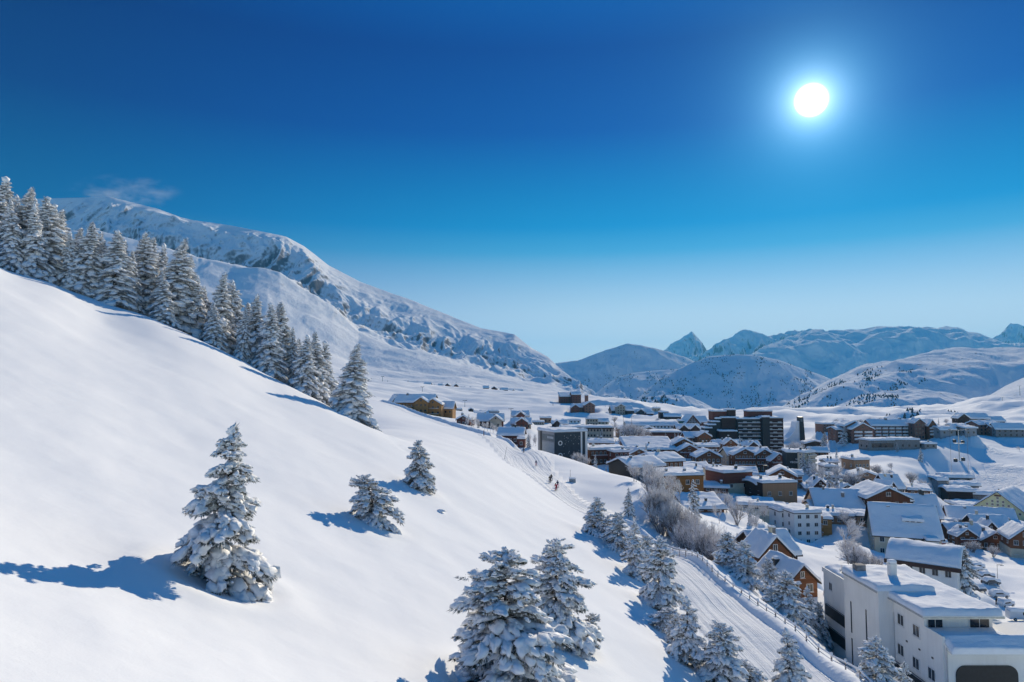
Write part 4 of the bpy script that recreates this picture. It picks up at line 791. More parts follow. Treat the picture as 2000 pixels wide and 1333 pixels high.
def block(root, spec):
    cx, base, w, h, Y, dep, yd, roof, rise, mat, rows, cols, opt = spec
    SEED[0] += 1; k = Y/F; W, Hh, Rz = w*k, h*k, rise*k; yaw = R(yd); o = min(.9, .08*min(W, dep)+.15) if roof in 'gsmb' else .3
    if roof in 'smb' and rise:
        dd = dep*(1. if roof == 'm' else .5); ap, tp = AT(cx, base-h-rise); ae, te = AT(cx, base-h); Rz = max(.6, tp*(Y+dd*math.cos(yaw))-te*Y)
    p = P(cx, base, Y)-root.location; rot = Matrix.Rotation(yaw, 3, 'Z'); opts = opt.split(); far = Y > 430; fl_ = Hh/3
    L = lambda x, y, z: p+rot@Vector((x, y, z))
    if roof == 'g': pr, ax, q0, q1 = [(-W/2, Hh), (0, Hh+Rz), (W/2, Hh)], 'x', 0, dep
    else:
        ax, q0, q1 = 'y', -W/2, W/2
        pr = {'s': [(0, Hh), (dep/2, Hh+Rz), (dep, Hh)], 'm': [(0, Hh), (dep, Hh+Rz)], 'f': [(0, Hh), (dep, Hh+.01)],
              'b': [(dep*t/10, Hh+Rz*math.sin(math.pi*t/10)**.75) for t in range(11)]}[roof]
    link('wall', MB().prism([(pr[-1][0], -6), (pr[0][0], -6)]+[(a, z-.12) for a, z in pr], q0, q1, ax).mesh('wall', M[mat]), root, p, yaw)
    d0 = Vector((pr[0][0]-pr[1][0], pr[0][1]-pr[1][1])).normalized(); d1 = Vector((pr[-1][0]-pr[-2][0], pr[-1][1]-pr[-2][1])).normalized()
    rp = [(pr[0][0]+d0.x*o, pr[0][1]+d0.y*o)]+pr[(1 if roof in 'gs' else 0):(-1 if roof in 'gs' else None)]+[(pr[-1][0]+d1.x*o, pr[-1][1]+d1.y*o)]
    if roof in 'mf': rp = [rp[0], rp[-1]]
    ro = link('roof', MB().prism(rp+[(a, z-.26) for a, z in rp[::-1]], q0-o, q1+o, ax).mesh('roof', M['roofslab']), root, p, yaw)
    th = min(1.15, max(.55, .45+.0011*Y))*(1.15 if roof in 'fb' else 1)
    link('roof_snow', roof_snow([(a, z+.004) for a, z in rp], q0-o, q1+o, ax, th, SEED[0], o), ro)
    if 'panels' in opts:
        for x0, x1, mt in ((.02, .2, 'white'), (.23, .40, 'white'), (.44, .98, 'wood')): link('front_panel', MB().box(-W/2+W*x0, -W/2+W*x1, -.14, -.01, -3, Hh-.4).mesh('front_panel', plain_side['white'] if mt == 'white' else M[mt]), root, p, yaw)
        for r in range(3):
            for c in range(4): window(root, L(-W/2+W*(.5+c*.13), -.15, fl_*r+1.0), yaw, 1.3, 1.4, far)
            if r: balcony(root, L(W*.2, -.15, fl_*r), yaw, W*.5, 'wood', far)
    if 'fas' in opts: link('fascia', MB().box(-W/2-o-.02, W/2+o+.02, -o-.12, -o-.02, Hh-.9, Hh+.05).mesh('fascia', M['fascia']), root, p, yaw)
    if 'cap' in opts:
        link('upper_cladding', MB().box(-W/2-.12, W/2+.12, -.12, dep+.1, Hh*.48, Hh-.3).mesh('upper_cladding', M['wood_red']), root, p, yaw)
    if 'cap2' in opts: link('plinth', MB().box(-W/2-.1, W/2+.1, -.1, dep+.1, -5, Hh*.45).mesh('plinth', M['cream']), root, p, yaw)
    if 'dk' in opts: link('end_panel', MB().box(-W/2-.1, -W/2-.01, .05, dep-.1, -4, Hh-.3).mesh('end_panel', M['wood_dark']), root, p, yaw)
    fl = Hh/max(1, rows); wh = min(1.5, fl*.5); ww = min(1.3, W/max(1, cols)*.5)
    if 'grid' in opts:
        for r in range(5):
            zz = Hh-.6+r*Rz*.17
            for c in range(-5, 6):
                x = c*W/11
                if abs(x) < W/2*(1-(zz+1.5-Hh)/Rz)-1 and not (r == 4 and c): window(root, L(x, -.03, zz), yaw, 1.0, 1.1, far)
        link('shutter', MB().box(-1.3, 1.3, -.1, .05, 0, .7).mesh('shutter', M['wood_red']), root, L(0, -.02, Hh+Rz*.76), yaw)
    bm = {'wood_orange': 'wood_orange', 'wood_tan': 'wood_tan', 'cream': 'beige', 'beige': 'white', 'white': 'wood'}.get(mat, 'frame_white' if far else 'wood_red')
    for r in range(rows):
        zz = fl*r+fl*.28
        for c in range(cols):
            x = (c+.5-cols/2)*W/cols*.94
            window(root, L(x, -.03, zz), yaw, ww, wh, far)
        if 'bal' in opts and r > 0 and W > 3:
            if far:
                for c in range(max(1, cols//2)):
                    balcony(root, L((c+.5-(cols//2)/2)*W/max(1, cols//2)*.92, -.02, fl*r), yaw, W/max(1, cols//2)*.7, bm, far)
            else: balcony(root, L(0, -.02, fl*r), yaw, W*.86, bm, far)
        nside = max(1, int(dep/5))
        if cx > 1060 and rows and opt != 'grid' and Y < 640:
            for c in range(nside): window(root, L(-W/2-.03, (c+.5)*dep/nside, zz), yaw-math.pi/2, min(1.2, ww), wh, far)
    if roof == 'g' and rows and W > 5: window(root, L(0, -.03, Hh+Rz*.18), yaw, min(1.6, W*.14), min(1.4, Rz*.4), far)
    if 'balr' in opts:
        for r in range(rows): balcony(root, L(W/2-1.0, -.02, fl*r+.05) if False else L(W/2+.02, 2.6, fl*r+.2), yaw+math.pi/2, 3.6, 'wood_tan', far)
    if 'lat' in opts or 'lat2' in opts:
        if 'lat' in opts:
            m = MB().prism([(-W*.4, Hh*.2), (W*.4, Hh*.2), (W*.34, Hh*.9), (0, Hh+Rz*.78), (-W*.34, Hh*.9)], -.12, -.02, 'x'); link('glazing', m.mesh('glazing', M['glass']), root, p, yaw)
            m = MB()
            for c in range(-3, 4): x = c*W*.1; m.box(x-.12, x+.12, -.2, -.13, Hh*.2, Hh+Rz*.75*(1-abs(c)/4.2))
            for r in range(4): zz = Hh*.5+r*Rz*.19; hw_ = W*.36*(1-r*.22); m.box(-hw_, hw_, -.205, -.135, zz, zz+.2)
            link('mullion_grid', m.mesh('mullion_grid', M['frame_white']), root, p, yaw)
        else: link('window_band', MB().box(-W*.42, W*.42, -.08, .02, Hh*.3, Hh*.72).mesh('window_band', M['glass']), root, p, yaw)
    for i, cname in enumerate(('ch', 'ch2', 'ch3')):
        if cname in opts: chimney(root, L(W*(-.22, .2, .02)[i], dep*(.42, .35, .55)[i], Hh+Rz*.75), yaw, max(.8, Y*.0032), max(1.2, Y*.004))
    if 'ch' not in opts and Y < 470 and W > 5 and roof != 'b':
        rr_ = random.Random(SEED[0]); tq = rr_.uniform(.3, .7)
        for q_ in range(rr_.choice((1, 1, 2))):
            fx_ = rr_.uniform(-.3, .3); fy_ = rr_.uniform(.3, .6); zt = Hh+{'g': Rz*(1-2*abs(fx_)), 's': Rz*(1-abs(2*fy_-1)), 'm': Rz*fy_, 'f': 0}[roof]
            chimney(root, L(W*fx_, dep*fy_, zt+.2), yaw, rr_.uniform(.55, .95), rr_.uniform(1.0, 1.8), rr_.choice(('stone', 'dark_metal', 'cream')))
    if 'dorm' in opts:
        b = L(W*.12, dep*.18, Hh+Rz*.36); d = link('dormer', MB().box(-2.6, 2.6, 0, 4, -1, 1.1).mesh('dormer', M['cream']), root, b, yaw)
        link('dormer_snow', roof_snow([(-.5, 1.1), (4.4, 2.2)], -3, 3, 'y', .7, 77, 0), d)
        for c in (-1.6, 0, 1.6): link('window', MB().box(c-.5, c+.5, -.06, .05, .1, .9).mesh('window', M['glass']), d)
    if 'sign' in opts:
        text_part(root, 'village', L(W*.40, -.06, Hh*.60), yaw, 1.7, 'frame_white'); text_part(root, 'vacances', L(W*.40, -.06, Hh*.44), yaw, 1.9, 'frame_white')
        m = MB()
        for a in range(4): an = a*math.pi/4; m.cyl((-math.cos(an)*.5, 0, -math.sin(an)*.5), (math.cos(an)*.5, 0, math.sin(an)*.5), .09, n=4)
        link('star_emblem', m.mesh('star_emblem', M['frame_white']), root, L(W*.38, -.1, Hh*.78), yaw)
for nm, lb, ct, bl, g in V:
    b0 = bl[0]; loc = P(b0[0], b0[1], b0[4]); loc.z = min(loc.z, gz(loc.x, loc.y)+1.0) if False else loc.z
    root = empty(nm, loc, lb, ct, g or G)
    for b in bl: block(root, b)

# dark blue block with portholes
def dark_block():
    Y = 285; yaw = R(24); W, D, Hh = 15.6, 15.5, 16.5; p = P(1083, 912, Y)
    root = empty('apartment_block', p, 'dark blue panelled block with two round portholes and grey side wall', 'apartment building', G)
    rot = Matrix.Rotation(yaw, 3, 'Z'); L = lambda x, y, z: rot@Vector((x, y, z))
    Hh = (912-846)*Y/F
    link('wall', MB().box(0, W, 0, D, -8, Hh-.1).mesh('wall', M['grey']), root, (0, 0, 0), yaw)
    link('front_panel', MB().box(.02, W*.79, -.12, -.01, -8, Hh-.2).mesh('front_panel', M['navy']), root, (0, 0, 0), yaw)
    link('front_panel', MB().box(W*.845, W*.93, -.12, -.01, -8, Hh-.2).mesh('front_panel', M['navy']), root, (0, 0, 0), yaw)
    for x0, x1 in ((.795, .84), (.935, 1.0)): link('pier', MB().box(W*x0, W*x1, -.3, -.02, -8, Hh-.05).mesh('pier', M['white']), root, (0, 0, 0), yaw)
    for zz in (.68, .32):
        m = MB(); 
        for i in range(24):
            a = i*math.pi/12; b = (i+1)*math.pi/12
            m.add([(math.cos(q)*r_, y_, math.sin(q)*r_) for q in (a, b) for r_ in (.62, 1.0) for y_ in (-.12, 0)], [(0, 2, 6, 4), (2, 3, 7, 6), (0, 4, 5, 1)])
        w_ = link('porthole', m.mesh('porthole', M['frame_white']), root, L(W*.17, -.13, Hh*zz), yaw)
        link('pane', MB().cyl((0, -.02, 0), (0, .005, 0), .63, n=20).mesh('pane', M['glass']), w_)
    m = MB(); r_ = random.Random(5)
    for i in range(46): x, z = r_.uniform(.27, .76)*W, r_.uniform(-.1, .9)*Hh; s = r_.uniform(.05, .14); m.box(x-s, x+s, -.16, -.13, z-s, z+s)
    link('light_dots', m.mesh('light_dots', M['frame_white']), root, (0, 0, 0), yaw)
    for z0, z1, mt in ((.72, .92, 'grey'), (.40, .68, 'white'), (.05, .34, 'grey'), (-.3, .0, 'white')):
        link('side_band', MB().box(-.1, -.01, .4, D*.72, Hh*z0, Hh*z1).mesh('side_band', plain_side[mt]), root, (0, 0, 0), yaw)
    for z in (.80, .17):
        for i in range(5): link('window', MB().box(-.16, -.11, .9+i*1.15, 1.5+i*1.15, Hh*z, Hh*z+.9).mesh('window', M['frame_white']), root, (0, 0, 0), yaw)
    link('side_pier', MB().box(-.25, -.02, D*.74, D*.86, -8, Hh-.06).mesh('side_pier', M['dark_metal']), root, (0, 0, 0), yaw)
    ro = link('roof', MB().box(-.3, W+.3, -.3, D+.3, Hh-.098, Hh+.1).mesh('roof', M['grey']), root, (0, 0, 0), yaw)
    link('roof_snow', roof_snow([(-.3, Hh+.104), (D+.3, Hh+.104)], -.3, W+.3, 'y', .9, 5, 0), ro)
dark_block()

# tall stepped tower block
def tower():
    Y = 560; k = Y/F; p = P(1450, 893, Y)
    root = empty('tower_block', p, 'tall dark tower block stepping down to the left with rows of balconies', 'apartment building', G)
    def bx(x0, x1, top, y0, dep, mat='wood_dark', base=893):
        X0, X1 = (x0-1450)*k, (x1-1450)*k; Hh = (base-top)*k
        link('wall', MB().box(X0, X1, y0, y0+dep, -6, Hh-.1).mesh('wall', M[mat]), root)
        ro = link('roof', MB().box(X0-.4, X1+.4, y0-.4, y0+dep+.4, Hh-.098, Hh+.1).mesh('roof', M['roofslab']), root)
        link('roof_snow', roof_snow([(y0-.4, Hh+.104), (y0+dep+.4, Hh+.104)], X0-.4, X1+.4, 'y', 1.0, int(x0) % 97, 0), ro)
    for i, (x0, x1, top) in enumerate([(1371, 1384, 845), (1379, 1392, 838), (1387, 1400, 832), (1394, 1408, 826), (1402, 1416, 820)]): bx(x0, x1, top, -1+i*.8, 15-i*.5, 'black')
    bx(1412, 1445, 818, 1, 14); bx(1398, 1441, 806, 6, 12, 'wood_red'); bx(1426, 1442, 803, 4, 10); bx(1440, 1486, 820, -1.5, 15, 'black'); bx(1468, 1517, 806, 8, 9, 'wood_red'); bx(1484, 1528, 818, -3, 16); bx(1486, 1500, 816, -5, 8, 'black'); bx(1403, 1436, 843, -6, 8, 'wood_dark'); bx(1400, 1438, 860, -8, 8)
    bal = MB().box(-1.9, 1.9, -1.2, 0, -.1, .95).mesh('balcony', M['wood_dark']); bsn = MB().box(-1.95, 1.95, -1.25, -.9, .953, 1.25).mesh('balcony_snow', M['snow_far'])
    pale = MB().box(-1.5, 1.5, -.06, .02, 1.1, 2.2).mesh('window', plain_side['white'])
    for cxs, y0, top, n in (((1446, 1455, 1464, 1473, 1481), -1.52, 822, 11), ((1503, 1512, 1521), -3.02, 822, 12)):
        for c in cxs:
            for r in range(n):
                z = (893-top)*k-3.1-r*2.72
                if z < 0: continue
                b = link('balcony', bal, root, ((c-1450)*k, y0, z)); link('balcony_snow', bsn, b)
                if (r+c) % 2: link('window', pale, b, (0, .0, 0))
tower()

# leaning church-like tower with curved flank
def curved_tower():
    Y = 640; k = Y/F; p = P(1563, 862, Y); root = empty('church_tower', p, 'dark slab tower with curved white snow flank sweeping down on its left', 'church', G)
    link('tower_slab', MB().prism([(-3*k, -5), (7*k, -5), (3.6*k, 47*k), (-3.2*k, 47*k)], -4, 3, 'x').mesh('tower_slab', M['black']), root)
    link('bell_opening', MB().box(-2*k, 2.2*k, -4.1, -4.01, 38*k, 44*k).mesh('bell_opening', plain_side['grey']), root)
    pts = [(-33*k, -5), (-33*k, 2*k), (-24*k, 8*k), (-16*k, 16*k), (-11*k, 26*k), (-9*k, 37*k), (-5*k, 39*k), (-3.3*k, 39*k), (-3.3*k, -5)]
    link('curved_wall', MB().prism(pts, -3, 8, 'x').mesh('curved_wall', M['white']), root)
    q = pts[1:8]; link('roof_snow', MB().prism([(a-.3, z+.1) for a, z in q]+[(a-.1, z-.5) for a, z in q[::-1]], -3.2, 8.2, 'x').mesh('roof_snow', M['snow_far']), root)
curved_tower()

# white apartment building at the lower right
def white_building():
    root = empty('apartment_building', (52, 96, -50), 'large white apartment building with black balcony bands and snowed flat roof at the lower right', 'apartment building', G)
    O = Vector((52, 96, -50))
    def lk(name, m, mat, smooth=False, bevel=0, par=None): return link(name, m.mesh(name, M[mat], smooth, bevel), par or root, (0, 0, 0))
    def B(x0, x1, y0, y1, z0, z1): return MB().box(x0-O.x, x1-O.x, y0-O.y, y1-O.y, z0-O.z, z1-O.z)
    def snow(x0, x1, y0, y1, z, th, seed, par): link('roof_snow', roof_snow([(y0-O.y, z-O.z), (y1-O.y, z-O.z)], x0-O.x, x1-O.x, 'y', th, seed, 0), par)
    lk('wall', B(52, 60, 104.9, 116.2, -58, -31.2), 'white'); lk('parapet', B(51.8, 52.1, 105, 116.3, -31.196, -30.5), 'white'); lk('parapet', B(52.103, 60, 116, 116.3, -31.196, -30.5), 'white')
    lk('stair_tower', B(50, 57.5, 95.2, 105, -58, -28.4), 'white')
    lk('wall', B(52.004, 60.9, 88.6, 108.5, -31, -29.3), 'white'); lk('wall', B(52, 62.5, 84.6, 95, -58, -31.004), 'white'); lk('wall', B(52.3, 70, 84.2, 92, -58, -31.3), 'white')
    r1 = lk('roof', B(49.8, 57.7, 95, 105.2, -28.396, -28.2), 'white'); snow(49.8, 57.7, 95, 105.2, -28.19, .62, 3, r1)
    r2 = lk('roof', B(51.3, 61.5, 87.2, 109, -29.296, -28.9), 'white'); snow(51.3, 61.5, 87.2, 109, -28.89, .62, 7, r2)
    r3 = lk('roof', B(51.9, 60.2, 108.6, 116.4, -31.19, -31.0), 'white'); snow(52.2, 60.2, 105.3, 116.2, -30.99, .8, 9, r3)
    lk('parapet', B(52, 52.25, 84.5, 88.59, -31, -30.45), 'white'); lk('terrace_snow', B(52.26, 60.8, 84.7, 88.58, -31, -30.75), 'snow_roof', True, .1)
    lk('canopy', MB().prism([(83.2-O.y, -31.9-O.z), (84.9-O.y, -30.95-O.z), (84.9-O.y, -31.35-O.z), (83.2-O.y, -32.2-O.z)], 52.2-O.x, 72-O.x, 'y'), 'white')
    link('canopy_snow', roof_snow([(83.1-O.y, -31.88-O.z), (85.2-O.y, -30.85-O.z)], 52.2-O.x, 72-O.x, 'y', .45, 13, 0), root)
    # round cornered black screen in the front wall
    pts = []; x0, x1, z0, z1, r = 53.2, 60.6, -39.5, -33.7, 1.1
    for cx_, cz_, a0 in ((x1-r, z1-r, 0), (x0+r, z1-r, 90)): pts += [(cx_+r*math.cos(R(a0+i*15))-O.x, cz_+r*math.sin(R(a0+i*15))-O.z) for i in range(7)]
    pts += [(x0-O.x, z0-O.z), (x1-O.x, z0-O.z)]
    lk('dark_screen', MB().prism(pts, 84.05-O.y, 84.19-O.y, 'x'), 'black')
    yw = -math.pi/2
    for y, z in ((113.6, -33.6), (106.8, -32.2), (107, -35.4), (113.2, -38.0), (107, -39.2), (113, -41.6), (113.4, -46.)): window(root, Vector((51.97, y, z))-O, yw, 1.1, 1.3, False)
    for z0 in (-37.9, -41.3): lk('balcony_band', B(51.75, 51.98, 105.4, 115.4, z0, z0+1.75), 'black')
    for y, zs in ((102.9, ((-32., -36.5), (-37.3, -41.3), (-42., -46), (-46.8, -48))), (98.6, ((-31.8, -36.), (-36.6, -40.)))):
        for za, zb in zs: link('slit_window', MB().box(-.03, .06, -.14, .14, zb, za).mesh('slit_window', M['glass']), root, Vector((49.98, y, 0))-Vector((O.x, O.y, O.z)))
    lk('porch_roof', B(48.6, 49.98, 97.4, 100.4, -41.2, -41.0), 'grey'); lk('porch_snow', B(48.5, 49.98, 97.3, 100.5, -40.996, -40.45), 'snow_roof', True, .15); lk('door', B(49.9, 49.985, 98.2, 99.4, -45.5, -42.3), 'wood_red')
    for y, z in ((93.4, -32.2), (89.9, -32.4), (93.6, -36.2), (90.2, -36.6), (86.9, -36.6), (86.2, -42.2), (92.5, -42)): window(root, Vector((51.97, y, z))-O, yw, 1.5, 1.5, False)
    for z0 in (-39.4, -44.3): lk('balcony_band', B(51.72, 51.975, 84.9, 94.9, z0, z0+2.0), 'black')
    window(root, Vector((53.6, 88.57, -31.0))-O, 0, 2.0, 1.3, False); window(root, Vector((59.2, 88.57, -31.0))-O, 0, 2.6, 1.4, False)
    lk('column', B(51.99, 52.35, 88.2, 88.55, -31, -29.3), 'white')
    lk('side_wall', MB().prism([(60.9-O.x, -31.3-O.z), (60.9-O.x, -29.6-O.z), (62.5-O.x, -30.6-O.z), (64.5-O.x, -31.2-O.z)], 92.-O.y, 92.3-O.y, 'x'), 'white')
    chimney(root, Vector((54.9, 100.5, -27.9))-O, 0, .9, 1.9, 'white')
    for x, y, zt in ((51.93, 95.35, -29.4), (51.93, 104.7, -30.9), (52.2, 84.12, -31.6)): lk('downpipe', MB().cyl((x-O.x, y-O.y, -56-O.z), (x-O.x, y-O.y, zt-O.z), .06), 'metal')
    for y0, y1, x in ((87.25, 95.1, 51.27), (95.05, 105.15, 49.77)): lk('gutter', B(x-.06, x, y0, y1, -29.2 if x > 51 else -28.5, -29.02 if x > 51 else -28.32), 'metal')
    lk('gutter', B(51.3, 61.5, 87.12, 87.18, -29.25, -29.05), 'metal')
    for z0 in (-37.9, -41.3): lk('handrail', B(51.7, 51.76, 105.4, 115.4, z0+1.754, z0+1.83), 'metal')
    for z0 in (-39.4, -44.3): lk('handrail', B(51.66, 51.73, 84.9, 94.9, z0+2.004, z0+2.09), 'metal')
    for y in (86.5, 89.2, 92.0): lk('wall_vent', B(51.93, 51.995, y, y+.35, -33.9, -33.7), 'dark_metal')
    lk('roof_hatch', B(50.8, 52.2, 102.6, 103.8, -28.2, -26.7), 'stone')
    lk('mast', MB().cyl((51-O.x, 103.6-O.y, -27.5-O.z), (51-O.x, 103.6-O.y, -24.2-O.z), .05), 'dark_metal')
white_building()

# round roofed ski lift base with drifts on its roofs
def base_station():
    Y = 385; k = Y/F; p = P(1900, 985, Y); root = empty('lift_base_station', p, 'dark lift base station with sweeping rounded snow roofs at the foot of the ski slope', 'lift station', G)
    def seg(x0, x1, top, y0, dep, mat, rise, yaw=0, base=985, th=1.3):
        X0, X1, Hh = (x0-1900)*k, (x1-1900)*k, (base-top)*k
        c = Vector(((X0+X1)/2, y0, 0)); W = X1-X0
        link('wall', MB().box(-W/2, W/2, 0, dep, -6, Hh).mesh('wall', M[mat]), root, c, yaw)
        pr = [(-1+(dep+2)*t/10, Hh+.02+rise*k*math.sin(math.pi*t/10)) for t in range(11)]
        ro = link('roof', MB().prism(pr+[(a, z-.3) for a, z in pr[::-1]], -W/2-1, W/2+1, 'y').mesh('roof', M['roofslab']), root, c, yaw)
        link('roof_snow', roof_snow([(a, z+.004) for a, z in pr], -W/2-1, W/2+1, 'y', th, int(x0) % 60, 0), ro)
        return c
    c = seg(1856, 1898, 961, 0, 12, 'wood_dark', 4, R(-14)); seg(1893, 1930, 966, -2, 11, 'stone', 4, R(-22)); seg(1892, 1944, 957, 14, 9, 'grey', 3, R(-8)); seg(1908, 1960, 947, 26, 10, 'grey', 3, R(-6), 985)
    seg(1868, 1886, 948, 16, 10, 'grey', 4)
    link('round_window', MB().cyl((0, -.1, 0), (0, .05, 0), 1.2, n=16).mesh('round_window', M['black']), root, ((1950-1900)*k, 24.5, 32*k))
    for i in range(6): link('window', MB().box(-1.1, 1.1, -.1, .1, 0, 2.4).mesh('window', M['glass']), root, ((1861+i*6.2-1900)*k, 1.4-.0*i-(i-2.5)*.42, 4.*k), R(-14))
    p2 = P(1905, 998, 365); r2 = empty('terrace_building', p2, 'low curved terrace building with dark glass front below the lift base station', 'restaurant', G)
    kk = 365/F
    for i in range(7):
        a = R(-18+i*6); x = (i-3)*8.2*kk
        link('glass_front', MB().box(-4.1*kk, 4.1*kk, 0, .4, -4, 8*kk).mesh('glass_front', M['glass']), r2, (x, abs(i-3)**2*.25, 0), a)
    pr = [(-2, 8*kk), (6, 9.5*kk), (13, 10*kk)]
    ro = link('roof', MB().prism(pr+[(a, z-.4) for a, z in pr[::-1]], -31*kk, 31*kk, 'y').mesh('roof', M['grey']), r2)
    link('roof_snow', roof_snow([(a, z+.004) for a, z in pr], -31*kk, 31*kk, 'y', 1.1, 31, 0), ro)
    link('name_board', MB().box(-8*kk, 10*kk, -2.15, -2.05, 6*kk, 7.4*kk).mesh('name_board', M['frame_white']), r2)
base_station()
build_ground()
# ------------------------------------------------------------------ fence
def fence():
    pts = []
    for px, py, Y in ((1302,1062,117),(1330,1092,112),(1362,1115,106),(1400,1138,97),(1450,1172,89.5),(1500,1210,82.5),(1560,1256,75.3),(1620,1300,69.5),(1680,1345,64.6),(1740,1395,60)):
        a, t = AT(px, py); pts.append((a*Y, Y))
    pl = resample(np.array(pts), .5); s = np.concatenate([[0], np.cumsum(np.linalg.norm(np.diff(pl, axis=0), axis=1))])
    n = int(s[-1]/2.3); root = empty('wooden_fence', (pl[0][0], pl[0][1], gz(*pl[0])), 'weathered three rail wooden fence with snow caps along the groomed track', 'fence'); O = root.location
    post = MB().box(-.055, .055, -.055, .055, -.6, 1.2).mesh('post', M['twig_dark']); cap = MB().box(-.12, .12, -.12, .12, 1.1, 1.4).mesh('post_snow', M['snow_tree'], True, .1)
    P3 = []
    for i in range(n+1):
        x = np.interp(i*2.3, s, pl[:, 0]); y = np.interp(i*2.3, s, pl[:, 1]); P3.append(Vector((x, y, gz(x, y)))-O)
        o = link('post', post, root, P3[-1], i*.7); link('post_snow', cap, o)
    for i in range(n):
        for j, zz in enumerate((.35, .7, 1.05)):
            m = MB().cyl(P3[i]+Vector((0, 0, zz)), P3[i+1]+Vector((0, 0, zz+random.Random(i*3+j).uniform(-.08, .08))), .055, n=6)
            link('rail', m.mesh('rail', M['twig']), root)
        v, f = tubes([P3[i]+Vector((0, 0, 1.13))], [P3[i+1]+Vector((0, 0, 1.13))], [.07], [.07], 8); link('rail_snow', mesh_np('rail_snow', v, f, M['snow_tree']), root)
fence()

# ------------------------------------------------------------------ people on skis
def person_mesh(pose, cols):
    """one continuous skinned body; pose gives joint positions"""
    J = pose; E = [('pel','spi'),('spi','che'),('che','nec'),('nec','hea'),('hea','top'),('che','shl'),('shl','ell'),('ell','hal'),('che','shr'),('shr','elr'),('elr','har'),('pel','hil'),('hil','knl'),('knl','anl'),('anl','tol'),('pel','hir'),('hir','knr'),('knr','anr'),('anr','tor')]
    rad = dict(pel=.16, spi=.15, che=.17, nec=.065, hea=.10, top=.07, shl=.085, ell=.06, hal=.05, shr=.085, elr=.06, har=.05, hil=.115, knl=.085, anl=.075, tol=.06, hir=.115, knr=.085, anr=.075, tor=.06)
    names = list(rad); me = bpy.data.meshes.new('body'); me.from_pydata([J[n] for n in names], [(names.index(a), names.index(b)) for a, b in E], [])
    o = bpy.data.objects.new('body', me); C.objects.link(o); sk = o.modifiers.new('Skin', 'SKIN'); o.modifiers.new('Sub', 'SUBSURF').levels = 2
    for n, sv in zip(names, me.skin_vertices[0].data): sv.radius = (rad[n], rad[n]*(.8 if n in ('pel', 'spi', 'che') else 1)); sv.use_root = n == 'pel'
    dg = bpy.context.evaluated_depsgraph_get(); r = bpy.data.meshes.new_from_object(o.evaluated_get(dg)); bpy.data.objects.remove(o); r.name = 'body'
    for c in cols: r.materials.append(c)
    hz, nz = J['pel'][2]-.02, J['nec'][2]+.06
    for p in r.polygons:
        c = p.center; p.use_smooth = True
        boots = c.z < .24; hand = min((c-Vector(J['hal'])).length, (c-Vector(J['har'])).length) < .075
        p.material_index = 3 if boots or hand else (0 if c.z > nz else (2 if c.z < hz and abs(c.x) < .32 and (c-Vector(J['hal'])).length > .2 and (c-Vector(J['har'])).length > .2 else 1))
    return r
def cloth(name, c): return plain(name, c, .8, 8, .2, spec=.15)
SKIN = cloth('skin', (.45, .27, .19)); DK = cloth('dark_fabric', (.015, .016, .022))
def pose_ski(lean=.0, crouch=.12, stance=.14, arm=.3):
    c = crouch; d = dict(pel=(0, -.06-c*.5, .92-c), spi=(0, -.02-c*.3, 1.08-c), che=(lean, .06+c*.3, 1.32-c*1.05), nec=(lean*1.2, .10+c*.5, 1.50-c*1.1), hea=(lean*1.3, .13+c*.6, 1.60-c*1.1), top=(lean*1.4, .13+c*.6, 1.72-c*1.1))
    for s, k in ((-1, 'l'), (1, 'r')):
        d['sh'+k] = (lean+s*.19, .06+c*.3, 1.41-c*1.05); d['el'+k] = (lean+s*.30, .12, 1.14-c); d['ha'+k] = (lean+s*.30, .36, 1.04-c+arm*.1)
        d['hi'+k] = (s*.1, -.05-c*.4, .88-c); d['kn'+k] = (s*stance, .06+c*.5, .50-c*.25); d['an'+k] = (s*stance, -.04, .11); d['to'+k] = (s*stance, .14, .07)
    return d
def pose_walk(ph=1.):
    d = pose_ski(0, .0, .1, 0); d['knl'] = (-.1, .16*ph, .50); d['anl'] = (-.1, .22*ph, .10); d['tol'] = (-.1, .40*ph, .07); d['knr'] = (.1, .0, .50); d['anr'] = (.1, -.28*ph, .14); d['tor'] = (.1, -.12*ph, .06)
    d['hal'] = (-.27, -.12, .88); d['ell'] = (-.28, -.05, 1.12); d['har'] = (.27, .26, .92); d['elr'] = (.28, .06, 1.12); return d
ski_me = None
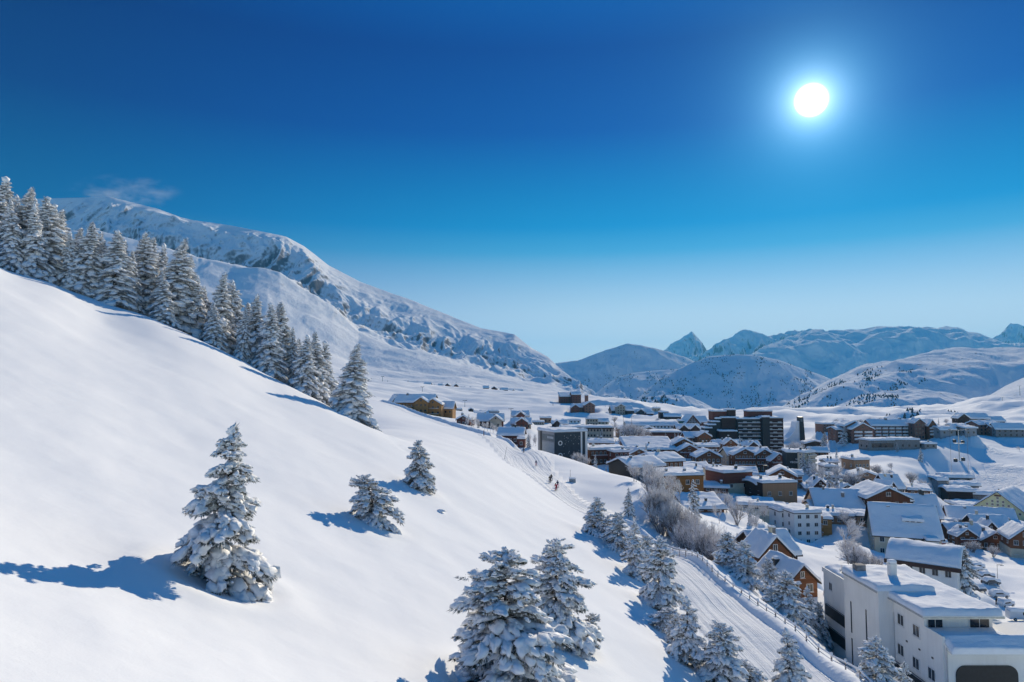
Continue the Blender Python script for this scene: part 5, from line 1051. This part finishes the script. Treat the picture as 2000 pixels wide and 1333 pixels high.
def skier(px, py, Y, face, label, jac, tro, hat, pose=None, group=None, skis=True, hh=1.76, poles=True):
    global ski_me
    a, t = AT(px, py); x, y = a*Y, Y; z = gz(x, y)+.02
    d = pose or pose_ski()
    root = empty('person', (x, y, z), label, 'person', group, face)
    link('body', person_mesh(d, [SKIN, jac, tro, DK]), root)
    hx = d['hea']; v, f = blobs(np.array([[hx[0], hx[1]-.02, hx[2]+.06]]), np.array([[1., 0, 0]]), np.array([[0, 1., 0]]), np.array([[0, 0, 1.]]), np.array([[.125, .14, .13]]), 2, np.random.RandomState(1), .02, .3)
    link('helmet', mesh_np('helmet', v, f, hat), root)
    if not skis: return root
    if ski_me is None:
        m = MB(); ys = [-.75, .65, .80, .90]; zs = [.02, .02, .05, .11]
        for i in range(3): m.add([(-.05, ys[i], zs[i]), (.05, ys[i], zs[i]), (.05, ys[i+1], zs[i+1]), (-.05, ys[i+1], zs[i+1]), (-.05, ys[i], zs[i]+.02), (.05, ys[i], zs[i]+.02), (.05, ys[i+1], zs[i+1]+.02), (-.05, ys[i+1], zs[i+1]+.02)], [(0, 1, 2, 3), (4, 7, 6, 5), (0, 3, 7, 4), (1, 5, 6, 2), (0, 4, 5, 1), (3, 2, 6, 7)])
        ski_me = m.mesh('ski', DK)
    rot = Matrix.Rotation(face, 3, 'Z')
    for s in (-1, 1):
        o = link('ski', ski_me, None, root.location+rot@Vector((s*.14, 0, 0)), face); tag(o, ' '.join(f'dark ski under the {label}'.split()[:16]), 'ski', f'pair of skis of the {label}'[:80])
        if poles:
            hnd = Vector(d['hal' if s < 0 else 'har']); m = MB().cyl((0, 0, 0), Vector((s*.12, -.55, -hnd.z)), .018, n=5)
            o = link('ski_pole', m.mesh('ski_pole', M['dark_metal']), None, root.location+rot@hnd, face); tag(o, ' '.join(f'thin ski pole held by the {label}'.split()[:16]), 'ski pole', f'pair of poles of the {label}'[:80])
    return root
RED, NAVY_, PINK, WHT, ORG = cloth('red_fabric', (.42, .02, .03)), cloth('navy_fabric', (.02, .03, .09)), cloth('pink_fabric', (.55, .12, .22)), cloth('white_fabric', (.7, .7, .72)), cloth('orange_fabric', (.6, .2, .04))
skier(1310, 1121, 97, R(160), 'skier in white jacket and black trousers beside the track firs', WHT, DK, DK, pose_ski(.0, .05))
skier(1086, 959, 155, R(150), 'skier all in red, nearest of the group of four', RED, RED, DK, pose_ski(.02, .12))
skier(1089, 951, 160, R(165), 'skier in dark jacket and red trousers right of the group', NAVY_, PINK, DK, pose_ski(-.02, .06))
skier(1074, 949, 163, R(170), 'skier in black on the left of the group', DK, DK, DK, pose_ski(0, .05))
skier(1077, 944, 168, R(185), 'dark clad skier farthest back in the group of four', DK, NAVY_, DK, pose_ski(.03, .1))
skier(1047, 905, 212, R(175), 'lone skier in blue jacket and pink trousers', NAVY_, PINK, DK, pose_ski(0, .04))
skier(1023, 888, 256, R(170), 'lone dark skier highest on the groomed track', DK, DK, DK, pose_ski(0, .08))
skier(1917, 1131, 178, R(20), 'person in orange trousers walking between the parked cars', DK, ORG, DK, pose_walk(1), None, False)
skier(1946, 1178, 158, R(200), 'person in black walking down the snowy parking lane', DK, DK, DK, pose_walk(-1), None, False)
for j, (px, py) in enumerate([(1843,968),(1847,970),(1850,967),(1853,969),(1857,970),(1860,972),(1845,973),(1866,972),(1870,974),(1881,973)]):
    skier(px, py, 372, j*1.1, 'tiny dark figure of the crowd outside the lift base station', (DK, RED, NAVY_)[j % 3], DK, DK, pose_walk((1, -1)[j % 2]), 'crowd outside the lift base station', False)
for j, (px, py, Y) in enumerate([(883,775,900),(886,775,900),(934,783,800),(938,784,800),(962,788,760),(965,788,760),(1015,797,720),(1019,797,720)]):
    skier(px, py, Y, j*.8, 'speck of a skier on the far white piste', DK, DK, DK, pose_walk(1), 'skiers on the far piste', False)

# ------------------------------------------------------------------ cars under snow
def car(px, py, Y, yd, label, col, group='cars parked under snow', van=False, cover=1.0):
    a, t = AT(px, py); x, y = a*Y, Y; root = empty('parked_car', (x, y, gz(x, y)+.02), label, 'van' if van else 'car', group, R(yd))
    prof = [(-2.1, .35), (-2.1, .85), (-1.95, .98), (-1.55, 1.02), (-1.2, 1.42), (.35, 1.45), (1.05, 1.0), (1.95, .85), (2.1, .6), (2.1, .35)]
    if van: prof = [(-2.4, .35), (-2.4, 1.95), (-2.2, 2.1), (1.2, 2.1), (1.75, 1.3), (2.4, 1.1), (2.45, .35)]
    link('body', MB().prism(prof, -.86, .86, 'x').mesh('body', col, True, .08), root)
    for s in (-1, 1):
        gl = [(-1.3, 1.0), (-1.05, 1.36), (.3, 1.38), (.85, 1.02)] if not van else [(.2, 1.3), (.2, 1.9), (1.15, 1.9), (1.55, 1.3)]
        link('side_window', MB().prism(gl, min(s*.85, s*.89), max(s*.85, s*.89), 'x').mesh('side_window', M['glass']), root)
        for wx in (-1.3, 1.3):
            w_ = link('wheel', MB().cyl((0, -.1, 0), (0, .1, 0), .33, n=16).mesh('wheel', M['tyre']), root, (wx, s*.82, .33))
            link('rim', MB().cyl((0, -.105, 0), (0, .105, 0), .2, n=10).mesh('rim', M['metal']), w_)
        link('headlight', MB().box(2.02 if not van else 2.38, 2.12 if not van else 2.47, s*.6-.16, s*.6+.16, .62, .78).mesh('headlight', M['frame_white']), root)
    tp = [(q, z+.02) for q, z in prof[2:-2]]
    sm = roof_snow(tp, -.9, .9, 'x', .42*cover, int(px) % 40, 0); link('snow_cover', sm, root)
carw, carg, carr = plain('white_paint', (.7, .7, .7), .3, 1, .05), plain('grey_paint', (.12, .13, .14), .3, 1, .1), plain('red_paint', (.3, .02, .02), .3, 1, .1)
for px, py, Y, yd, lb, col, van in [(1604,1098,135,-60,'snow topped car parked behind the timber chalet roof',carg,False),(1632,1118,122,-60,'pale car parked nearest the white building roof',carw,False),
      (1843,1049,235,70,'red car in the lane below the brown cube chalet',carr,False),(1856,1052,230,70,'dark blue car in the lane beside the red one',carg,False),
      (1912,1114,190,10,'pale estate car half buried in the parking row',carw,False),(1925,1116,186,5,'silver car clear of snow in the parking row',carg,False),(1908,1104,197,12,'small white car farthest in the parking row',carw,False),(1902,1098,203,15,'snow mound of a car behind the small white one',carw,False),
      (1908,1129,176,95,'black car facing out at the start of the parking lane',carg,False),(1935,1124,181,0,'grey car next to the silver one under smooth snow',carg,False),(1950,1134,172,-3,'white car with dark windows on the parking edge',carw,False),(1962,1150,160,20,'car swallowed by snow above the white van',carw,False),(1990,1168,148,-8,'long white van capped with thick snow at the right edge',carw,True)]:
    car(px, py, Y, yd, lb, col, van=van)

# ------------------------------------------------------------------ lifts, poles and markers
def pylon(px, py, hpx, Y, yaw, label, group, arm=3.2, double=False):
    a, t = AT(px, py); x, y = a*Y, Y; z = gz(x, y); h = hpx*Y/F; root = empty('lift_pylon', (x, y, z), label, 'lift pylon', group, yaw)
    w_ = max(.25, Y*.00045)
    link('mast', MB().cyl((0, 0, -1), (0, 0, h), w_*1.1, w_*.7, 10).mesh('mast', M['metal']), root)
    link('crossarm', MB().box(-arm, arm, -w_*.5, w_*.5, h-w_*.8, h).mesh('crossarm', M['metal']), root)
    for s in (-1, 1): link('sheave', MB().box(s*arm-.15, s*arm+.15, -1.6, 1.6, h+.003, h+.4).mesh('sheave', M['dark_metal']), root)
    if double:
        link('work_platform', MB().box(-arm*.55, arm*.55, -.8, .8, h*.56, h*.56+.25).mesh('work_platform', M['metal']), root)
        link('ladder', MB().box(-.6, -.35, -.4, -.3, 0, h).mesh('ladder', M['metal']), root)
        link('foot', MB().box(-1.2, 1.2, -1.2, 1.2, -1.5, .5).mesh('foot', M['white']), root)
    return root
pm = pylon(1874, 896, 60, 468, 0, 'tall steel lift pylon with crossarms on the crest above the base station', None, 6, True)
def cable(p0, p1, sag, r, label):
    p0, p1 = Vector(p0), Vector(p1); pts = [p0.lerp(p1, i/12)-Vector((0, 0, sag*4*(i/12)*(1-i/12))) for i in range(13)]
    v, f = tubes(pts[:-1], pts[1:], [r]*12, [r]*12, 5); o = link('lift_cable', mesh_np('lift_cable', v, f, M['dark_metal']), None); tag(o, label, 'cable', 'lift cables')
top = Vector(pm.location)+Vector((0, 0, 60*468/F))
bs_ = P(1876, 950, 402); ts_ = P(1878, 838, 530)
for s, nm in ((-6, 'left'), (6, 'right')):
    cable(top+Vector((s, 0, .5)), bs_+Vector((s*.8, 0, 0)), 1.5, .09, f'{nm} lift cable running from the tall pylon down to the base station')
    cable(top+Vector((s, 0, .5)), ts_+Vector((s*.5, 0, 0)), 1, .09, f'{nm} lift cable running from the tall pylon up to the arched lift station')
def gondola(p, label):
    root = empty('lift_cabin', p, label, 'gondola', 'lift cabins on the cable')
    link('cabin_shell', MB().box(-.9, .9, -.9, .9, -3.2, -1.1).mesh('cabin_shell', M['dark_metal'], True, .35), root); link('cabin_window', MB().box(-.94, .94, -.7, .7, -2.3, -1.6).mesh('cabin_window', M['glass']), root)
    link('hanger', MB().cyl((0, 0, -1.15), (0, 0, .1), .07).mesh('hanger', M['metal']), root)
for (px, py, Y), lb in (((1866,893,440),'left dark lift cabin hanging in front of the shaded snow hollow'), ((1881,891,445),'right dark lift cabin hanging in front of the shaded snow hollow'), ((1864,856,490),'lift cabin hanging left of the tall pylon'), ((1880,858,490),'lift cabin hanging right of the tall pylon')):
    gondola(P(px, py, Y), lb)
for px, py, hpx, Y, lb in [(747,754,10,1250,'lift pylon leftmost on the far pasture right of the last spruce'),(825,772,12,1000,'thin lift pylon right above the honey timber lodge'),(908,786,14,850,'lift pylon on the piste left of the far hut'),(998,802,17,700,'lift pylon with cable nearest the village on the white piste')]:
    pylon(px, py, hpx, Y, R(60), lb, 'lift pylons on the far pistes', 2.6)
for px, py, hpx, Y, lb in [(1958,788,12,1000,'lift pylon on the sunlit slope at the right, lower one'),(1992,768,14,1100,'lift pylon on the sunlit slope at the right edge')]:
    b = P(px, py, Y); a, t = AT(px, py); h = hpx*Y/F
    root = empty('lift_pylon', b, lb, 'lift pylon', 'lift pylons on the right slope'); link('mast', MB().cyl((0, 0, -4), (0, 0, h), .45, .3).mesh('mast', M['metal']), root); link('crossarm', MB().box(-3, 3, -.3, .3, h-.4, h).mesh('crossarm', M['metal']), root)
def pole(px, py, hpx, Y, label, mat='dark_metal', arms=0, cat='pole', name='street_lamp', r=.06, lean=0):
    a, t = AT(px, py); x = a*Y; z = gz(x, Y); h = hpx*Y/F; root = empty(name, (x, Y, z), label, cat)
    r = max(r, Y*.00022)
    link('mast', MB().cyl((0, 0, -.5), (lean*h, 0, h), r, r*.7).mesh('mast', M[mat]), root)
    if arms:
        link('lamp_arm', MB().box(-.08, 1.4, -.06, .06, h-.12, h).mesh('lamp_arm', M[mat]), root); link('lamp_head', MB().box(.9, 1.7, -.15, .15, h-.3, h-.125).mesh('lamp_head', M['metal'], False, .04), root)
pole(985, 908, 22, 215, 'leaning piste marker stake on the open slope left of the track', 'twig_dark', cat='stake', name='marker_stake', r=.05, lean=.2)
pole(945, 872, 9, 300, 'short pink padded stake beside the upper track', 'wood_red', cat='stake', name='marker_stake', r=.2)
pole(1114, 936, 22, 175, 'slim pole standing beside the snow covered groomer box', 'twig_dark', cat='pole', name='marker_stake', r=.05)
a_, t_ = AT(1118, 938); bx = empty('equipment_box', (a_*174, 174, gz(a_*174, 174)), 'small grey snow covered box beside the slim pole on the slope', 'box')
link('case', MB().box(-.8, .8, -.5, .5, -.3, .8).mesh('case', M['grey'], False, .05), bx); link('snow_cap', MB().box(-.9, .9, -.6, .6, .803, 1.2).mesh('snow_cap', M['snow_tree'], True, .15), bx)
a_, t_ = AT(862, 1001); b_ = hit(862, 1001); rk = link('snow_mound', mesh_np('snow_mound', *blobs(np.array([[0, 0, .1]]), np.array([[1., 0, 0]]), np.array([[0, 1., 0]]), np.array([[0, 0, 1.]]), np.array([[.55, .4, .22]]), 2, np.random.RandomState(3), .2), M['snow_tree']), None, b_); tag(rk, 'small snow lump casting a shadow on the open slope below the firs', 'snow lump')
pole(1948, 1118, 30, 186, 'street lamp on the far side of the parking', 'dark_metal', 1, 'street lamp'); pole(1353, 858, 30, 420, 'tall flagpole in front of the twin gabled dark chalet', 'metal', 0, 'flagpole', 'flag_pole')
pole(1218, 866, 46, 470, 'street lamp by the long two storey building', 'dark_metal', 1, 'street lamp'); pole(1234, 862, 48, 460, 'tall street lamp before the long low building', 'dark_metal', 1, 'street lamp'); pole(1492, 940, 28, 320, 'street lamp in front of the cream hotel', 'metal', 1, 'street lamp')
pole(1282, 800, 14, 900, 'thin antenna mast under the ridge road', 'dark_metal', 0, 'mast', 'antenna_mast')

# ------------------------------------------------------------------ shrubs dotted over the far hills, snow smoke on the summit
def woodland(G3, label, n, seed, size, px0, px1, k0, k1, nsc):
    rs = np.random.RandomState(seed); nr, nc = G3.shape[:2]; v, f = [], []; cnt = 0; tries = 0
    dens = fbm(np.linspace(0, nsc, nr)[:, None]+np.zeros((nr, nc)), np.linspace(0, nsc*nc/nr, nc)[None, :]+np.zeros((nr, nc)), 4, seed)
    pc, hs = [], []
    while cnt < n and tries < n*40:
        tries += 1; i = rs.uniform(k0, k1)*(nr-2); j = rs.uniform(px0, px1)*(nc-2); ii, jj = int(i), int(j)
        if dens[ii, jj] < rs.uniform(-.05, .5): continue
        fi, fj = i-ii, j-jj; p = G3[ii, jj]*(1-fi)*(1-fj)+G3[ii+1, jj]*fi*(1-fj)+G3[ii, jj+1]*(1-fi)*fj+G3[ii+1, jj+1]*fi*fj
        pc.append(p); hs.append(size*rs.uniform(.5, 1.3)); cnt += 1
    pc, hs = np.array(pc), np.array(hs)
    bv = np.array([(math.cos(q)*.42, math.sin(q)*.42, .0) for q in np.arange(5)*1.2566]+[(0, 0, 1.)]); bf = np.array([(q, (q+1) % 5, 5) for q in range(5)])
    V_ = pc[:, None]+bv[None]*hs[:, None, None]-np.array([0, 0, .5]); F_ = bf[None]+(np.arange(len(pc))*6)[:, None, None]
    o = link('woodland', mesh_np('woodland', V_.reshape(-1, 3), F_.reshape(-1, 3), M['far_fir'], False)); tag(o, label, None, None, 'stuff')
M['far_fir'] = plain('far_firs', (.09, .095, .095), .9, .5, .4)
woodland(hC, 'scattered dark shrubs on the rounded shaded hill', 1875, 3, 5.2, .05, .95, .15, .78, 9)
woodland(hB, 'scattered shrubs on the low spur', 875, 4, 5.2, .1, .9, .2, .78, 7)
woodland(hA, 'sparse shrubs low on the broad shaded hill', 525, 5, 5.9, .05, .7, .2, .5, 7)
woodland(hE, 'scattered firs on the left flank of the right hill', 812, 6, 5.2, .03, .42, .18, .62, 8)
woodland(hF, 'firs along the edge of the lower lobe', 325, 7, 4.4, .05, .5, .2, .7, 6)
woodland(hD, 'firs on the small knoll', 90, 8, 7, .1, .6, .4, .75, 5)
woodland(hH, 'shrubs on the snowy mound behind the residence', 70, 9, 4, .1, .9, .3, .7, 5)
# snow blown off the summit by the wind
pm_ = bpy.data.materials.new('blown_snow'); pm_.use_nodes = True; pn = pm_.node_tree
for n_ in list(pn.nodes):
    if n_.type != 'OUTPUT_MATERIAL': pn.nodes.remove(n_)
pv = N(pn, 'ShaderNodeVolumePrincipled'); pv.inputs['Color'].default_value = (.95, .96, 1, 1); pv.inputs['Anisotropy'].default_value = .3
oc = objc(pn); sp = N(pn, 'ShaderNodeSeparateXYZ'); pn.links.new(oc, sp.inputs[0])
mpp = N(pn, 'ShaderNodeMapping'); mpp.inputs['Scale'].default_value = (.009, .009, .020); mpp.inputs['Rotation'].default_value = (0, R(-14), 0); pn.links.new(oc, mpp.inputs[0])
nz_ = ramp(pn, noi(pn, mpp.outputs[0], 1., 6, .62), .44, .74)
ell = mth(pn, 'ADD', mth(pn, 'ADD', mth(pn, 'POWER', mth(pn, 'DIVIDE', sp.outputs[0], 270.), 2.), mth(pn, 'POWER', mth(pn, 'DIVIDE', sp.outputs[1], 70.), 2.)), mth(pn, 'POWER', mth(pn, 'DIVIDE', sp.outputs[2], 85.), 2.))
pn.links.new(mth(pn, 'MULTIPLY', mth(pn, 'MULTIPLY', nz_, ramp(pn, ell, 1., .0)), .0062), pv.inputs['Density'])
pn.links.new(pv.outputs[0], [n_ for n_ in pn.nodes if n_.type == 'OUTPUT_MATERIAL'][0].inputs['Volume'])
pl_ = link('blowing_snow', MB().box(-270, 270, -70, 70, -80, 85).mesh('blowing_snow', pm_), None, P(240, 376, 2830)); tag(pl_, 'wisps of snow blowing off the summit ridge', None, None, 'stuff')
# ------------------------------------------------------------------ light, sky, camera
SUN_EL, SUN_AZ = R(21.2), R(24.2)
sd = Vector((math.sin(SUN_AZ)*math.cos(SUN_EL), math.cos(SUN_AZ)*math.cos(SUN_EL), math.sin(SUN_EL)))
ld = bpy.data.lights.new('sun', 'SUN'); ld.energy = 4.95; ld.angle = R(.53); ld.color = (1, .88, .68)
lo = bpy.data.objects.new('sun', ld); C.objects.link(lo); lo.rotation_euler = (-sd).to_track_quat('-Z', 'Y').to_euler(); lo.location = sd*300
w = bpy.data.worlds.new('World'); bpy.context.scene.world = w; w.use_nodes = True
nt = w.node_tree; bg = nt.nodes['Background']
sky = N(nt, 'ShaderNodeTexSky'); sky.sky_type = 'NISHITA'; sky.sun_disc = False
sky.sun_elevation = SUN_EL; sky.sun_rotation = SUN_AZ; sky.altitude = 1900; sky.air_density = 1.0; sky.dust_density = .15; sky.ozone_density = 3.0
tc = N(nt, 'ShaderNodeTexCoord'); nrm = N(nt, 'ShaderNodeVectorMath', operation='NORMALIZE'); nt.links.new(tc.outputs['Generated'], nrm.inputs[0])
sxyz = N(nt, 'ShaderNodeSeparateXYZ'); nt.links.new(nrm.outputs[0], sxyz.inputs[0])
dt = N(nt, 'ShaderNodeVectorMath', operation='DOT_PRODUCT'); nt.links.new(nrm.outputs[0], dt.inputs[0]); dt.inputs[1].default_value = sd
th = mth(nt, 'DEGREES', mth(nt, 'ARCCOSINE', mth(nt, 'MINIMUM', dt.outputs['Value'], .9999999)))
# thin dry air deepens the blue; zenith and rear sky brightened to fill shade
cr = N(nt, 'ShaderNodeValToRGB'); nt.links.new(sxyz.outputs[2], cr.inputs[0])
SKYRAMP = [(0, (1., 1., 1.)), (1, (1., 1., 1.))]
SKYRAMP = [(0.0, (.70,.77,.79)), (.05, (.66,.75,.78)), (.10, (.48,.62,.71)), (.15, (.23,.43,.61)), (.19, (.05,.29,.52)), (.225, (.002,.205,.46)), (.27, (.0,.15,.39)), (.35, (.0,.055,.275)), (.45, (.0,.030,.205)), (.6, (.0,.10,.37)), (1.0, (.012,.175,.47))]  # last stops brighten the out-of-view zenith as fill light
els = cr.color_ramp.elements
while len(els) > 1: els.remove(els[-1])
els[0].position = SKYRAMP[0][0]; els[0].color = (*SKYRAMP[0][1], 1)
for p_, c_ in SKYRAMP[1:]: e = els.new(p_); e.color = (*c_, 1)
SKY_MIX = 1.0
k1 = N(nt, 'ShaderNodeVectorMath', operation='SCALE'); nt.links.new(sky.outputs[0], k1.inputs[0]); k1.inputs['Scale'].default_value = .1
k2 = N(nt, 'ShaderNodeVectorMath', operation='MULTIPLY'); nt.links.new(k1.outputs[0], k2.inputs[0]); k2.inputs[1].default_value = (.03, .6, 1.)
az = mth(nt, 'ADD', ramp(nt, th, 12., 66., 1.3, .43), ramp(nt, th, 76., 116., 0., 1.0))  # second ramp boosts the unseen sky behind the camera to lift shaded faces
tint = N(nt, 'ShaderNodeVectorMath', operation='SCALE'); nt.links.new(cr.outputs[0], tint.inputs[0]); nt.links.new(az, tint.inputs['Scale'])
# most of the colour from the ramp, a small share from the sky texture
mx = nt.nodes.new('ShaderNodeMix'); mx.data_type = 'RGBA'; mx.inputs[0].default_value = .95
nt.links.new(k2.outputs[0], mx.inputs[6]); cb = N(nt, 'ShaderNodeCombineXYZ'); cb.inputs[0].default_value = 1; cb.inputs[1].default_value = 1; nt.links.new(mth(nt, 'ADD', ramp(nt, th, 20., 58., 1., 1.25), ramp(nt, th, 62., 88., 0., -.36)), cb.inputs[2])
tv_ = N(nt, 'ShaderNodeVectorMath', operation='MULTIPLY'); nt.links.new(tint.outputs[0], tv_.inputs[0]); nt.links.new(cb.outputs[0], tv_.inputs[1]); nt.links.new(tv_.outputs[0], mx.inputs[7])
# sun disc and the bright halo of air around it
disc = ramp(nt, th, 1.3, .3, 0., 8.)
def glow(k, wdt): return mth(nt, 'MULTIPLY', mth(nt, 'POWER', 2.71828, mth(nt, 'DIVIDE', th, -wdt)), k)
core = mth(nt, 'ADD', disc, glow(2.2, .8)); halo = mth(nt, 'ADD', glow(1.2, 2.2), glow(.11, 10.0))
hc = N(nt, 'ShaderNodeVectorMath', operation='SCALE'); hc.inputs[0].default_value = (.22, .72, 1.0); nt.links.new(halo, hc.inputs['Scale'])
hd2 = N(nt, 'ShaderNodeVectorMath', operation='SCALE'); hd2.inputs[0].default_value = (.95, 1., 1.); nt.links.new(core, hd2.inputs['Scale'])
ad0 = N(nt, 'ShaderNodeVectorMath', operation='ADD'); nt.links.new(hd2.outputs[0], ad0.inputs[0]); nt.links.new(hc.outputs[0], ad0.inputs[1])
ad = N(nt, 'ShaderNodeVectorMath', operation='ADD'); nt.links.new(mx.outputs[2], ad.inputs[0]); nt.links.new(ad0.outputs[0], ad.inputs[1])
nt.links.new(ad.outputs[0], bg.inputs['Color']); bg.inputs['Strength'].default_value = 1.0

cd = bpy.data.cameras.new('camera'); cd.lens = 24; cd.sensor_width = 36; cd.clip_end = 60000; cd.clip_start = .5
co = bpy.data.objects.new('camera', cd); C.objects.link(co); co.location = (0, 0, 0); co.rotation_euler = (R(90)+PITCH, 0, 0)
sc = bpy.context.scene; sc.camera = co
sc.view_settings.view_transform = 'Standard'; sc.view_settings.look = 'None'; sc.view_settings.exposure = 0.10; sc.view_settings.gamma = 1
sc.cycles.max_bounces = 6; sc.cycles.diffuse_bounces = 4; sc.cycles.transparent_max_bounces = 4
sc.cycles.use_denoising = True

# thin mountain air
hm = bpy.data.materials.new('air'); hm.use_nodes = True; hn = hm.node_tree
for n_ in list(hn.nodes):
    if n_.type != 'OUTPUT_MATERIAL': hn.nodes.remove(n_)
pv = N(hn, 'ShaderNodeVolumePrincipled'); pv.inputs['Color'].default_value = (.10, .55, 1., 1); pv.inputs['Density'].default_value = 5.2e-5; pv.inputs['Anisotropy'].default_value = .1
hn.links.new(pv.outputs[0], [n_ for n_ in hn.nodes if n_.type == 'OUTPUT_MATERIAL'][0].inputs['Volume'])
hz = link('haze', MB().box(-13000, 13000, -400, 17500, -3500, 1080).mesh('haze', hm)); tag(hz, 'thin blue mountain air', None, kind='stuff')
